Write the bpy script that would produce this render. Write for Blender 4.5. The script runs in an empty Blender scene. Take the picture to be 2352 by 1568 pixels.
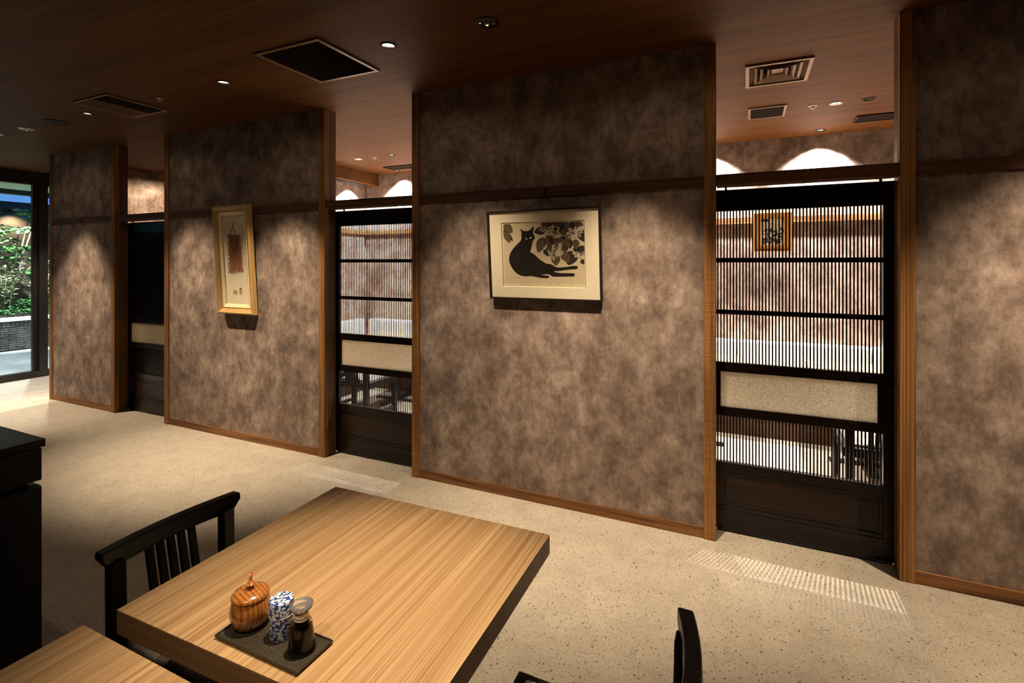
import bpy, bmesh, math, random
from mathutils import Vector, Matrix
random.seed(7)
PI = math.pi
sc = bpy.context.scene
C = sc.collection

# ------------------------------------------------------------------ camera
FPX, EYE = 1170.0, 1.52
cam_d = bpy.data.cameras.new('camera')
cam_d.sensor_fit = 'HORIZONTAL'
cam_d.sensor_width = 36.0
cam_d.lens = FPX / 2352 * 36.0
cam_d.shift_y = -181 / 2352
cam_d.clip_start = 0.02
cam = bpy.data.objects.new('camera', cam_d)
cam.location = (0, 0, EYE)
cam.rotation_euler = (PI / 2, 0, math.atan2(541, 1170))
C.objects.link(cam)
sc.camera = cam

# ------------------------------------------------------------------ world, exposure
w = bpy.data.worlds.new('dusk_sky')
sc.world = w
w.use_nodes = True
w.node_tree.nodes['Background'].inputs[0].default_value = (0.16, 0.42, 1.0, 1)
w.node_tree.nodes['Background'].inputs[1].default_value = 0.85
sc.view_settings.view_transform = 'Standard'
sc.view_settings.look = 'None'
sc.view_settings.exposure = 0.0
sc.view_settings.gamma = 1.0
sc.view_settings.use_curve_mapping = False
sc.cycles.max_bounces = 7
sc.cycles.diffuse_bounces = 3
sc.cycles.glossy_bounces = 2
sc.cycles.transmission_bounces = 7
sc.cycles.use_adaptive_sampling = True
sc.cycles.adaptive_threshold = 0.05
sc.cycles.transparent_max_bounces = 8
sc.cycles.caustics_reflective = False
sc.cycles.caustics_refractive = False
sc.cycles.sample_clamp_indirect = 6.0

WARM = (1.0, 0.79, 0.55)
NEUT = (1.0, 0.93, 0.85)
WHITE = (1.0, 0.96, 0.93)
CEIL = 2.72

# ------------------------------------------------------------------ materials
def new_mat(name):
    m = bpy.data.materials.new(name)
    m.use_nodes = True
    nt = m.node_tree
    return m, nt, nt.nodes['Principled BSDF']

def nd(nt, kind, **kw):
    n = nt.nodes.new(kind)
    for k, v in kw.items():
        setattr(n, k, v)
    return n

def ramp(nt, stops, fac):
    r = nt.nodes.new('ShaderNodeValToRGB')
    e = r.color_ramp.elements
    while len(e) < len(stops):
        e.new(0.5)
    for el, (p, c) in zip(e, stops):
        el.position = p
        el.color = (*c, 1) if len(c) == 3 else c
    nt.links.new(fac, r.inputs[0])
    return r.outputs[0]

def coords(nt, scale=(1, 1, 1), loc=(0, 0, 0), rot=(0, 0, 0), kind='Object'):
    tc = nt.nodes.new('ShaderNodeTexCoord')
    mp = nt.nodes.new('ShaderNodeMapping')
    mp.inputs['Scale'].default_value = scale
    mp.inputs['Location'].default_value = loc
    mp.inputs['Rotation'].default_value = rot
    nt.links.new(tc.outputs[kind], mp.inputs[0])
    return mp.outputs[0]

def noise(nt, vec, scale=1.0, detail=4.0, rough=0.55, dist=0.0):
    n = nt.nodes.new('ShaderNodeTexNoise')
    n.inputs['Scale'].default_value = scale
    n.inputs['Detail'].default_value = detail
    n.inputs['Roughness'].default_value = rough
    n.inputs['Distortion'].default_value = dist
    nt.links.new(vec, n.inputs['Vector'])
    return n.outputs['Fac']

def math_n(nt, op, a, b=None):
    m = nt.nodes.new('ShaderNodeMath')
    m.operation = op
    for i, v in enumerate((a, b)):
        if v is None:
            continue
        if isinstance(v, (int, float)):
            m.inputs[i].default_value = v
        else:
            nt.links.new(v, m.inputs[i])
    return m.outputs[0]

def mix(nt, fac, a, b, mode='MIX'):
    m = nt.nodes.new('ShaderNodeMix')
    m.data_type = 'RGBA'
    m.blend_type = mode
    for sock, v in ((m.inputs[0], fac), (m.inputs[6], a), (m.inputs[7], b)):
        if isinstance(v, (int, float)):
            sock.default_value = v
        elif isinstance(v, tuple):
            sock.default_value = (*v, 1)
        else:
            nt.links.new(v, sock)
    return m.outputs[2]

def bump(nt, bs, h, strength=0.3, dist=0.01):
    if strength < 0.1:
        return
    b = nt.nodes.new('ShaderNodeBump')
    b.inputs['Strength'].default_value = strength
    b.inputs['Distance'].default_value = dist
    nt.links.new(h, b.inputs['Height'])
    nt.links.new(b.outputs[0], bs.inputs['Normal'])

def plain(name, col, rough=0.5, metal=0.0, spec=0.5, var=0.12, vscale=18.0):
    m, nt, bs = new_mat(name)
    n = noise(nt, coords(nt), vscale, 3)
    lo = tuple(c * (1 - var) for c in col)
    hi = tuple(min(1, c * (1 + var)) for c in col)
    nt.links.new(ramp(nt, [(0.3, lo), (0.7, hi)], n), bs.inputs['Base Color'])
    bs.inputs['Roughness'].default_value = rough
    bs.inputs['Metallic'].default_value = metal
    bs.inputs['Specular IOR Level'].default_value = spec
    return m

def emit(name, col, s):
    m, nt, bs = new_mat(name)
    bs.inputs['Base Color'].default_value = (*col, 1)
    bs.inputs['Emission Color'].default_value = (*col, 1)
    bs.inputs['Emission Strength'].default_value = s
    return m

def wood(name, dark, light, axis='Z', fine=90.0, along=1.2, broad=9.0, rough=0.55, saw=False, bumps=0.15, contrast=(0.35, 0.68), spec=0.3):
    m, nt, bs = new_mat(name)
    i = 'XYZ'.index(axis)
    def sc3(a, b):
        s = [a, a, a]; s[i] = b
        return tuple(s)
    f1 = noise(nt, coords(nt, sc3(fine, along)), 1.0, 3, 0.6, 0.0)
    f2 = noise(nt, coords(nt, sc3(broad, along * 0.45), loc=(3, 5, 7)), 1.0, 3, 0.6, 0.3)
    fac = math_n(nt, 'ADD', math_n(nt, 'MULTIPLY', f1, 0.55), math_n(nt, 'MULTIPLY', f2, 0.45))
    col = ramp(nt, [(contrast[0], dark), (contrast[1], light)], fac)
    h = f1
    if saw:
        f3 = noise(nt, coords(nt, sc3(4.0, 150.0)), 1.0, 3, 0.6, 0.1)
        col = mix(nt, 0.35, col, ramp(nt, [(0.38, (0.35, 0.35, 0.35)), (0.6, (1, 1, 1))], f3), 'MULTIPLY')
        h = math_n(nt, 'ADD', f1, f3)
    nt.links.new(col, bs.inputs['Base Color'])
    bs.inputs['Roughness'].default_value = rough
    bs.inputs['Specular IOR Level'].default_value = spec
    bump(nt, bs, h, bumps, 0.004)
    return m

def wallpaper():
    m, nt, bs = new_mat('suede_wallpaper')
    v = coords(nt)
    a = noise(nt, coords(nt, (1, 1, 0.85)), 6.6, 7, 0.68, 0.0)
    b = noise(nt, coords(nt, (1.1, 1.1, 0.8), loc=(9, 2, 4)), 21.0, 5, 0.72, 0.0)
    c = noise(nt, coords(nt, (1.6, 1.6, 0.35), loc=(1, 1, 1)), 42.0, 3, 0.7, 0.0)
    d = noise(nt, coords(nt, (1, 1, 0.5)), 260.0, 1, 0.6)
    f = math_n(nt, 'ADD', math_n(nt, 'MULTIPLY', a, 0.58), math_n(nt, 'MULTIPLY', b, 0.26))
    f = math_n(nt, 'ADD', f, math_n(nt, 'MULTIPLY', c, 0.10))
    f = math_n(nt, 'ADD', f, math_n(nt, 'MULTIPLY', d, 0.06))
    col = ramp(nt, [(0.39, (0.125, 0.086, 0.069)), (0.47, (0.195, 0.140, 0.113)), (0.54, (0.285, 0.213, 0.174)), (0.63, (0.43, 0.338, 0.28))], f)
    nt.links.new(col, bs.inputs['Base Color'])
    bs.inputs['Roughness'].default_value = 0.85
    bs.inputs['Specular IOR Level'].default_value = 0.15
    bump(nt, bs, f, 0.08, 0.01)
    return m

def floor_mat(name, base, specks=1.0):
    m, nt, bs = new_mat(name)
    v = coords(nt)
    n = noise(nt, v, 6.0, 4, 0.7)
    col = ramp(nt, [(0.3, tuple(c * 0.88 for c in base)), (0.7, tuple(c * 1.1 for c in base))], n)
    g = noise(nt, v, 140.0, 2, 0.65)
    col = mix(nt, 0.55, col, ramp(nt, [(0.3, (0.72, 0.70, 0.68)), (0.62, (1, 1, 1))], g), 'MULTIPLY')
    for scale, lo, dark in ((56.0, 0.25, (0.05, 0.030, 0.022)), (100.0, 0.30, (0.08, 0.052, 0.036)), (180.0, 0.38, (0.14, 0.095, 0.068))):
        vo = nt.nodes.new('ShaderNodeTexVoronoi')
        vo.inputs['Scale'].default_value = scale
        wv = nt.nodes.new('ShaderNodeVectorMath'); wv.operation = 'ADD'
        nn = nt.nodes.new('ShaderNodeTexNoise'); nn.inputs['Scale'].default_value = scale * 2.2; nn.inputs['Detail'].default_value = 0.0
        sv = nt.nodes.new('ShaderNodeVectorMath'); sv.operation = 'SCALE'; sv.inputs['Scale'].default_value = 0.35 / scale
        nt.links.new(v, nn.inputs['Vector']); nt.links.new(nn.outputs['Color'], sv.inputs[0])
        nt.links.new(v, wv.inputs[0]); nt.links.new(sv.outputs[0], wv.inputs[1])
        nt.links.new(wv.outputs[0], vo.inputs['Vector'])
        sx = nt.nodes.new('ShaderNodeSeparateColor')
        nt.links.new(vo.outputs['Color'], sx.inputs[0])
        thr = math_n(nt, 'MULTIPLY', math_n(nt, 'POWER', sx.outputs[0], 1.6), lo * specks)
        hit = math_n(nt, 'LESS_THAN', vo.outputs['Distance'], thr)
        col = mix(nt, math_n(nt, 'MULTIPLY', hit, 0.85), col, dark)
    nt.links.new(col, bs.inputs['Base Color'])
    bs.inputs['Roughness'].default_value = 0.62
    bs.inputs['Specular IOR Level'].default_value = 0.25
    bump(nt, bs, g, 0.06, 0.003)
    return m

M = {}
M['wallpaper'] = wallpaper()
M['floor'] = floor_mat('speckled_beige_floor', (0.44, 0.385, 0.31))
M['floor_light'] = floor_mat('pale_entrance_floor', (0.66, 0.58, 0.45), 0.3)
M['ceiling'] = wood('ceiling_veneer', (0.050, 0.018, 0.004), (0.120, 0.047, 0.011), 'X', 70, 0.9, 7, 0.6, bumps=0.03, contrast=(0.33, 0.68), spec=0.08)
M['post'] = wood('sawn_old_timber', (0.10, 0.038, 0.012), (0.40, 0.185, 0.058), 'Z', 70, 1.6, 12, 0.6, saw=True, bumps=0.4, contrast=(0.34, 0.62))
M['rail'] = wood('old_timber_rail', (0.07, 0.026, 0.010), (0.30, 0.135, 0.045), 'X', 60, 1.5, 13, 0.55, bumps=0.25, contrast=(0.36, 0.62))
M['rail_dark'] = wood('dark_timber_rail', (0.030, 0.011, 0.005), (0.15, 0.062, 0.022), 'X', 60, 1.5, 13, 0.55, bumps=0.25, contrast=(0.36, 0.64))
M['ridged'] = wood('ridged_old_timber', (0.11, 0.042, 0.012), (0.42, 0.20, 0.062), 'Z', 95, 0.5, 60, 0.6, bumps=0.6, contrast=(0.42, 0.58))
M['jamb'] = wood('smooth_brown_jamb', (0.085, 0.042, 0.018), (0.16, 0.085, 0.040), 'Z', 60, 1.0, 8, 0.45, bumps=0.05)
M['lacquer'] = wood('dark_lacquered_wood', (0.005, 0.0026, 0.0018), (0.014, 0.007, 0.0045), 'Z', 60, 1.2, 9, 0.28, bumps=0.05, spec=0.28)
M['lacquer_x'] = wood('dark_lacquered_rail', (0.005, 0.0026, 0.0018), (0.014, 0.007, 0.0045), 'X', 60, 1.2, 9, 0.28, bumps=0.05, spec=0.28)
M['door_panel'] = wood('dark_red_brown_panel', (0.006, 0.003, 0.002), (0.030, 0.011, 0.006), 'X', 30, 1.4, 8, 0.36, bumps=0.08, spec=0.3)
M['teal'] = plain('teal_reflection', (0.012, 0.075, 0.115), 0.4)
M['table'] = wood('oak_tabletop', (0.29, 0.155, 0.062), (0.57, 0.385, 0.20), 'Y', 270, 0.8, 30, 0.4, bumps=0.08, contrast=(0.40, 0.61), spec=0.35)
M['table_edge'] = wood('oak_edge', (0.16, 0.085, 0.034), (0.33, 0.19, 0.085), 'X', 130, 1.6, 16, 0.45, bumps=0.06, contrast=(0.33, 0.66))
M['pink_edge'] = plain('pinkish_edge_band', (0.45, 0.20, 0.13), 0.4)
M['chair'] = wood('black_brown_chair_wood', (0.003, 0.0014, 0.0011), (0.008, 0.0038, 0.003), 'Z', 60, 1.5, 9, 0.38, bumps=0.04, spec=0.25)
M['cabinet'] = plain('black_laminate', (0.0045, 0.004, 0.004), 0.38, spec=0.3)
M['steel'] = plain('dark_steel', (0.02, 0.02, 0.02), 0.4, 0.6)
M['white_metal'] = plain('cream_metal', (0.55, 0.47, 0.38), 0.35, 0.0)
M['brown_metal'] = plain('brown_painted_metal', (0.20, 0.115, 0.065), 0.35, 0.1)
M['grille'] = plain('dark_brown_grille', (0.018, 0.007, 0.004), 0.6, spec=0.15)
M['black'] = plain('matt_black', (0.006, 0.006, 0.006), 0.4)
M['void'] = plain('duct_black', (0.002, 0.002, 0.002), 0.9)
M['reflector'] = plain('lamp_reflector', (0.75, 0.72, 0.66), 0.12, 0.95, var=0.02)
M['ring_pale'] = plain('pale_green_grey_ring', (0.42, 0.45, 0.40), 0.4)
M['lamp_warm'] = emit('warm_lamp', (1.0, 0.86, 0.66), 6.0)
M['lamp_white'] = emit('white_lamp', (1.0, 0.96, 0.92), 9.0)
M['led'] = emit('small_led', (1.0, 0.72, 0.3), 1.2)
M['cream_leather'] = plain('cream_upholstery', (0.72, 0.68, 0.58), 0.6, var=0.05)
M['bench_base'] = wood('bench_base_wood', (0.055, 0.025, 0.010), (0.12, 0.06, 0.026), 'X', 50, 1.2, 8, 0.5)
M['gold'] = wood('gilt_frame_wood', (0.34, 0.205, 0.07), (0.54, 0.355, 0.14), 'Z', 60, 2.0, 9, 0.42, bumps=0.06)
M['gold_in'] = plain('pale_gilt_liner', (0.80, 0.62, 0.36), 0.5, var=0.05)
M['amber_frame'] = wood('amber_wood_frame', (0.42, 0.20, 0.045), (0.60, 0.32, 0.085), 'Z', 40, 2.0, 8, 0.4)
M['black_frame'] = plain('black_brown_frame', (0.016, 0.008, 0.007), 0.35)
M['mat_board'] = plain('cream_mat_board', (0.86, 0.76, 0.57), 0.8, var=0.03, vscale=60)
M['mat_bevel'] = plain('mat_bevel', (0.80, 0.70, 0.50), 0.8, var=0.02)
M['paper'] = plain('aged_print_paper', (0.66, 0.54, 0.36), 0.85, var=0.10, vscale=160)
M['paper_margin'] = plain('print_margin_paper', (0.76, 0.63, 0.42), 0.85, var=0.05, vscale=90)
M['ink'] = wood('black_woodblock_ink', (0.010, 0.007, 0.004), (0.055, 0.035, 0.018), 'Z', 120, 14, 22, 0.85, bumps=0.0, contrast=(0.5, 0.85))
M['ink_dark'] = plain('dark_brown_ink', (0.028, 0.018, 0.011), 0.85, var=0.25, vscale=120)
M['ink_mid'] = wood('brown_leaf_ink', (0.055, 0.038, 0.022), (0.30, 0.215, 0.125), 'Z', 420, 40, 120, 0.85, bumps=0.0, contrast=(0.42, 0.75))
M['ink_olive'] = wood('olive_leaf_ink', (0.10, 0.072, 0.036), (0.20, 0.145, 0.075), 'Z', 420, 40, 120, 0.85, bumps=0.0, contrast=(0.42, 0.75))
M['petal'] = plain('cream_petal_ink', (0.66, 0.52, 0.36), 0.85, var=0.12, vscale=220)
M['lavender'] = plain('grey_lavender_ink', (0.235, 0.205, 0.215), 0.85, var=0.15, vscale=260)
M['red_ink'] = plain('red_brown_ink', (0.20, 0.05, 0.025), 0.85)
M['eye'] = plain('pale_cat_eye', (0.78, 0.70, 0.55), 0.8, var=0.02)
M['cord'] = plain('black_cord', (0.006, 0.005, 0.005), 0.7)
M['picture_paper'] = plain('ivory_picture_paper', (0.90, 0.79, 0.58), 0.85, var=0.03)
M['straw'] = plain('straw_ink', (0.18, 0.14, 0.07), 0.9)
M['tan_ink'] = plain('tan_ink', (0.50, 0.33, 0.14), 0.9, var=0.3, vscale=90)
M['violet_ink'] = plain('violet_black_ink', (0.022, 0.012, 0.030), 0.85, var=0.3)

def pepper_mat():
    m, nt, bs = new_mat('dried_pepper_ink')
    n = noise(nt, coords(nt, (1, 1, 1)), 110.0, 4, 0.6)
    nt.links.new(ramp(nt, [(0.32, (0.16, 0.035, 0.022)), (0.44, (0.36, 0.095, 0.05)), (0.56, (0.55, 0.26, 0.12)), (0.66, (0.66, 0.44, 0.22))], n), bs.inputs['Base Color'])
    bs.inputs['Roughness'].default_value = 0.85
    return m
M['pepper'] = pepper_mat()

def pot_wood():
    m, nt, bs = new_mat('turned_zelkova_wood')
    v = coords(nt, (1, 1, 0.33))
    wv = nt.nodes.new('ShaderNodeTexWave')
    wv.wave_type = 'RINGS'; wv.rings_direction = 'Z'
    wv.inputs['Scale'].default_value = 36.0
    wv.inputs['Distortion'].default_value = 2.2
    wv.inputs['Detail'].default_value = 2.0
    wv.inputs['Detail Scale'].default_value = 0.25
    nt.links.new(coords(nt, (1, 1, 1), loc=(-0.05, -0.16, -0.03), rot=(0.05, 0.03, 0)), wv.inputs['Vector'])
    g = noise(nt, coords(nt, (260, 260, 30)), 1.0, 3, 0.6)
    c = ramp(nt, [(0.0, (0.24, 0.078, 0.015)), (0.15, (0.34, 0.118, 0.023)), (0.7, (0.42, 0.155, 0.03)), (1.0, (0.48, 0.19, 0.04))], wv.outputs['Fac'])
    c = mix(nt, 0.5, c, ramp(nt, [(0.35, (0.45, 0.4, 0.35)), (0.55, (1, 1, 1))], g), 'MULTIPLY')
    nt.links.new(c, bs.inputs['Base Color'])
    bs.inputs['Roughness'].default_value = 0.25
    bs.inputs['Coat Weight'].default_value = 0.7
    bs.inputs['Coat Roughness'].default_value = 0.12
    return m
M['pot'] = pot_wood()

def floral():
    m, nt, bs = new_mat('blue_white_floral_print')
    tc = nt.nodes.new('ShaderNodeTexCoord')
    masks = []
    for k, (sc3, rot, dst) in enumerate((((88, 150, 1), 0.55, 0.36), ((150, 88, 1), -0.35, 0.36))):
        mp = nt.nodes.new('ShaderNodeMapping')
        mp.inputs['Scale'].default_value = sc3
        mp.inputs['Rotation'].default_value = (0, 0, rot)
        mp.inputs['Location'].default_value = (k * 3.3, k * 1.7, 0)
        nt.links.new(tc.outputs['UV'], mp.inputs[0])
        vo = nt.nodes.new('ShaderNodeTexVoronoi')
        vo.voronoi_dimensions = '2D'
        vo.inputs['Scale'].default_value = 1.0
        vo.inputs['Randomness'].default_value = 0.75
        nt.links.new(mp.outputs[0], vo.inputs['Vector'])
        leaf = math_n(nt, 'LESS_THAN', vo.outputs['Distance'], dst)
        core = math_n(nt, 'LESS_THAN', vo.outputs['Distance'], 0.06)
        s = nt.nodes.new('ShaderNodeSeparateColor')
        nt.links.new(vo.outputs['Color'], s.inputs[0])
        keep = math_n(nt, 'GREATER_THAN', s.outputs[0], 0.34)
        masks.append(math_n(nt, 'MULTIPLY', math_n(nt, 'SUBTRACT', leaf, core), keep))
    mask = math_n(nt, 'MAXIMUM', masks[0], masks[1])
    c = mix(nt, mask, (0.022, 0.07, 0.30), (0.72, 0.74, 0.74))
    nt.links.new(c, bs.inputs['Base Color'])
    bs.inputs['Roughness'].default_value = 0.35
    return m
M['floral'] = floral()
M['tin_white'] = plain('white_tin_rim', (0.80, 0.80, 0.80), 0.35, var=0.02)

def stone_tray():
    m, nt, bs = new_mat('speckled_bronze_tray')
    n = noise(nt, coords(nt), 420.0, 3, 0.7)
    n2 = noise(nt, coords(nt), 30.0, 3, 0.6)
    c = ramp(nt, [(0.35, (0.013, 0.010, 0.006)), (0.6, (0.055, 0.043, 0.026)), (0.74, (0.16, 0.13, 0.08))], n)
    c = mix(nt, 0.5, c, ramp(nt, [(0.3, (0.5, 0.5, 0.5)), (0.7, (1, 1, 1))], n2), 'MULTIPLY')
    nt.links.new(c, bs.inputs['Base Color'])
    bs.inputs['Roughness'].default_value = 0.4
    bump(nt, bs, n, 0.2, 0.001)
    return m
M['tray'] = stone_tray()

def glass(name, col=(1, 1, 1), rough=0.0, ior=1.45):
    m, nt, bs = new_mat(name)
    bs.inputs['Base Color'].default_value = (*col, 1)
    bs.inputs['Roughness'].default_value = rough
    bs.inputs['IOR'].default_value = ior
    bs.inputs['Transmission Weight'].default_value = 1.0
    return m
M['glass'] = glass('clear_glass')

M['stopper_glass'] = glass('clear_stopper_glass')
M['stopper_glass'].node_tree.nodes['Principled BSDF'].inputs['Transmission Weight'].default_value = 0.88

def pane_glass(name, tint, refl=0.02):
    m = bpy.data.materials.new(name); m.use_nodes = True
    nt = m.node_tree; nt.nodes.clear()
    out = nt.nodes.new('ShaderNodeOutputMaterial')
    tr = nt.nodes.new('ShaderNodeBsdfTransparent'); tr.inputs[0].default_value = (*tint, 1)
    gl = nt.nodes.new('ShaderNodeBsdfGlossy'); gl.inputs['Roughness'].default_value = 0.01
    lw = nt.nodes.new('ShaderNodeLayerWeight'); lw.inputs['Blend'].default_value = 0.5
    fr0 = math_n(nt, 'ADD', math_n(nt, 'MULTIPLY', math_n(nt, 'POWER', lw.outputs['Facing'], 5.0), 0.5), refl)
    mx = nt.nodes.new('ShaderNodeMixShader')
    nt.links.new(fr0, mx.inputs[0]); nt.links.new(tr.outputs[0], mx.inputs[1]); nt.links.new(gl.outputs[0], mx.inputs[2])
    nt.links.new(mx.outputs[0], out.inputs[0])
    return m
M['pane'] = pane_glass('window_pane', (0.92, 0.97, 0.96))
M['picture_glass'] = pane_glass('picture_glass', (0.98, 0.98, 0.97))

def frosted():
    m = bpy.data.materials.new('pebbled_glass'); m.use_nodes = True
    nt = m.node_tree; nt.nodes.clear()
    out = nt.nodes.new('ShaderNodeOutputMaterial')
    v = coords(nt, (1, 1, 1))
    n = noise(nt, v, 230.0, 4, 0.8)
    col = ramp(nt, [(0.37, (0.10, 0.07, 0.045)), (0.44, (0.66, 0.56, 0.42)), (0.56, (1.0, 0.96, 0.84))], n)
    tl = nt.nodes.new('ShaderNodeBsdfTranslucent')
    df = nt.nodes.new('ShaderNodeBsdfDiffuse')
    gl = nt.nodes.new('ShaderNodeBsdfGlossy'); gl.inputs['Roughness'].default_value = 0.25
    nt.links.new(col, tl.inputs[0]); nt.links.new(col, df.inputs[0])
    b = nt.nodes.new('ShaderNodeBump'); b.inputs['Strength'].default_value = 0.9; b.inputs['Distance'].default_value = 0.004
    nt.links.new(n, b.inputs['Height'])
    for s in (tl, df, gl):
        nt.links.new(b.outputs[0], s.inputs['Normal'])
    a = nt.nodes.new('ShaderNodeMixShader'); a.inputs[0].default_value = 0.25
    nt.links.new(tl.outputs[0], a.inputs[1]); nt.links.new(df.outputs[0], a.inputs[2])
    c = nt.nodes.new('ShaderNodeMixShader'); c.inputs[0].default_value = 0.05
    nt.links.new(a.outputs[0], c.inputs[1]); nt.links.new(gl.outputs[0], c.inputs[2])
    nt.links.new(c.outputs[0], out.inputs[0])
    return m
M['frosted'] = frosted()
M['soy'] = plain('soy_sauce', (0.006, 0.002, 0.001), 0.6, spec=0.05)
M['ground_glass'] = plain('ground_glass', (0.82, 0.76, 0.68), 0.5, var=0.04)

def cushion_mat():
    m, nt, bs = new_mat('grey_woven_cushion')
    n = noise(nt, coords(nt, (40, 420, 60)), 1.0, 3, 0.6)
    ck = nt.nodes.new('ShaderNodeTexChecker'); ck.inputs['Scale'].default_value = 9.0
    nt.links.new(coords(nt, (1, 1, 0.001), loc=(0.03, 0.02, 0)), ck.inputs['Vector'])
    base = mix(nt, ck.outputs['Fac'], (0.16, 0.135, 0.11), (0.32, 0.285, 0.25))
    nt.links.new(mix(nt, 0.7, base, ramp(nt, [(0.35, (0.4, 0.4, 0.4)), (0.6, (1, 1, 1))], n), 'MULTIPLY'), bs.inputs['Base Color'])
    bs.inputs['Roughness'].default_value = 0.9
    bump(nt, bs, n, 0.3, 0.002)
    return m
M['cushion'] = cushion_mat()
M['red'] = plain('red_lacquer', (0.62, 0.05, 0.03), 0.25, var=0.05)
M['white_stripe'] = plain('white_stripe', (0.85, 0.80, 0.75), 0.3, var=0.02)
M['soffit'] = plain('pale_soffit', (0.52, 0.50, 0.42), 0.7)
M['paving'] = plain('pale_paving', (0.55, 0.54, 0.50), 0.6, var=0.25, vscale=1.5)
M['coping'] = plain('pale_coping_stone', (0.60, 0.60, 0.57), 0.6)
M['brick'] = plain('dark_brick', (0.075, 0.062, 0.055), 0.75, var=0.5, vscale=7)
M['mortar'] = plain('dark_mortar', (0.02, 0.018, 0.017), 0.9)
M['dark_wall'] = plain('dark_brown_garden_wall', (0.10, 0.068, 0.045), 0.8, var=0.35, vscale=3)
M['frame_dark'] = plain('dark_bronze_frame', (0.016, 0.011, 0.008), 0.4)
M['bark'] = plain('pale_bark', (0.34, 0.27, 0.19), 0.8, var=0.25)
M['leaf_a'] = plain('fresh_green_leaf', (0.11, 0.27, 0.075), 0.45, var=0.4, vscale=6)
M['leaf_b'] = plain('pale_olive_leaf', (0.24, 0.28, 0.13), 0.5, var=0.4, vscale=6)
M['leaf_c'] = plain('mossy_green_leaf', (0.045, 0.14, 0.035), 0.55, var=0.45, vscale=5)
M['soil'] = plain('dark_soil', (0.03, 0.022, 0.016), 0.95)

# ------------------------------------------------------------------ mesh helpers
class MB:
    def __init__(s):
        s.v, s.f, s.uv = [], [], None
    def box(s, x0, x1, y0, y1, z0, z1):
        b = len(s.v)
        s.v += [(x0, y0, z0), (x1, y0, z0), (x1, y1, z0), (x0, y1, z0), (x0, y0, z1), (x1, y0, z1), (x1, y1, z1), (x0, y1, z1)]
        s.f += [tuple(b + i for i in q) for q in ((0, 3, 2, 1), (4, 5, 6, 7), (0, 1, 5, 4), (1, 2, 6, 5), (2, 3, 7, 6), (3, 0, 4, 7))]
        return s
    def hexa(s, p):
        b = len(s.v); s.v += [tuple(q) for q in p]
        s.f += [tuple(b + i for i in q) for q in ((0, 3, 2, 1), (4, 5, 6, 7), (0, 1, 5, 4), (1, 2, 6, 5), (2, 3, 7, 6), (3, 0, 4, 7))]
        return s
    def poly(s, pts):
        b = len(s.v); s.v += [tuple(p) for p in pts]; s.f.append(tuple(range(b, b + len(pts)))); return s
    def lathe(s, prof, n=32, ex=1.0, ey=1.0, cx=0, cy=0, cap0=True, cap1=True):
        b = len(s.v)
        for r, z in prof:
            for k in range(n):
                a = 2 * PI * k / n
                s.v.append((cx + r * ex * math.cos(a), cy + r * ey * math.sin(a), z))
        for i in range(len(prof) - 1):
            for k in range(n):
                k2 = (k + 1) % n
                s.f.append((b + i * n + k, b + i * n + k2, b + (i + 1) * n + k2, b + (i + 1) * n + k))
        if cap0: s.f.append(tuple(b + k for k in reversed(range(n))))
        if cap1: s.f.append(tuple(b + (len(prof) - 1) * n + k for k in range(n)))
        return s
    def tube(s, pts, r, n=8, r1=None):
        pts = [Vector(p) for p in pts]
        b = len(s.v); m = len(pts)
        for i, p in enumerate(pts):
            d = (pts[min(i + 1, m - 1)] - pts[max(i - 1, 0)]).normalized()
            up = Vector((0, 0, 1)) if abs(d.z) < 0.9 else Vector((1, 0, 0))
            a = d.cross(up).normalized(); c = d.cross(a)
            rr = r if r1 is None else r + (r1 - r) * i / (m - 1)
            for k in range(n):
                t = 2 * PI * k / n
                q = p + a * (rr * math.cos(t)) + c * (rr * math.sin(t))
                s.v.append(tuple(q))
        for i in range(m - 1):
            for k in range(n):
                k2 = (k + 1) % n
                s.f.append((b + i * n + k, b + i * n + k2, b + (i + 1) * n + k2, b + (i + 1) * n + k))
        s.f.append(tuple(b + k for k in reversed(range(n))))
        s.f.append(tuple(b + (m - 1) * n + k for k in range(n)))
        return s
    def mesh(s, name, mat, smooth=False):
        me = bpy.data.meshes.new(name)
        me.from_pydata(s.v, [], s.f)
        me.materials.append(M[mat])
        if smooth:
            for p in me.polygons: p.use_smooth = True
        me.update()
        return me
    def build(s, name, mat, parent=None, smooth=False, bevel=0.0, loc=None, rot=None, seg=2):
        me = s.mesh(name, mat, smooth)
        return link(name, me, parent, bevel, loc, rot, seg)

def link(name, me, parent=None, bevel=0.0, loc=None, rot=None, seg=2):
    o = bpy.data.objects.new(name, me)
    C.objects.link(o)
    if parent: o.parent = parent
    if loc: o.location = loc
    if rot: o.rotation_euler = rot
    if bevel:
        b = o.modifiers.new('bevel', 'BEVEL'); b.width = bevel; b.segments = seg; b.limit_method = 'ANGLE'; b.angle_limit = math.radians(40)
    return o

def smooth_angle(o):
    for p in o.data.polygons: p.use_smooth = True
    try:
        o.data.set_sharp_from_angle(angle=math.radians(40))
    except Exception:
        pass
    return o

def tag(o, label, cat=None, group=None, kind=None):
    o['label'] = label
    if cat: o['category'] = cat
    if group: o['group'] = group
    if kind: o['kind'] = kind
    return o

def empty(name, loc=(0, 0, 0), rz=0.0):
    o = bpy.data.objects.new(name, None)
    o.empty_display_size = 0.1
    o.location = loc; o.rotation_euler = (0, 0, rz)
    C.objects.link(o)
    return o

def copy_tree(o, parent=None):
    c = o.copy(); C.objects.link(c)
    if parent: c.parent = parent
    for ch in o.children:
        copy_tree(ch, c)
    return c

def bx(name, mat, x0, x1, y0, y1, z0, z1, parent=None, bevel=0.0):
    return MB().box(x0, x1, y0, y1, z0, z1).build(name, mat, parent, bevel=bevel)

def struct(o, label, cat):
    return tag(o, label, cat, kind='structure')

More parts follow.
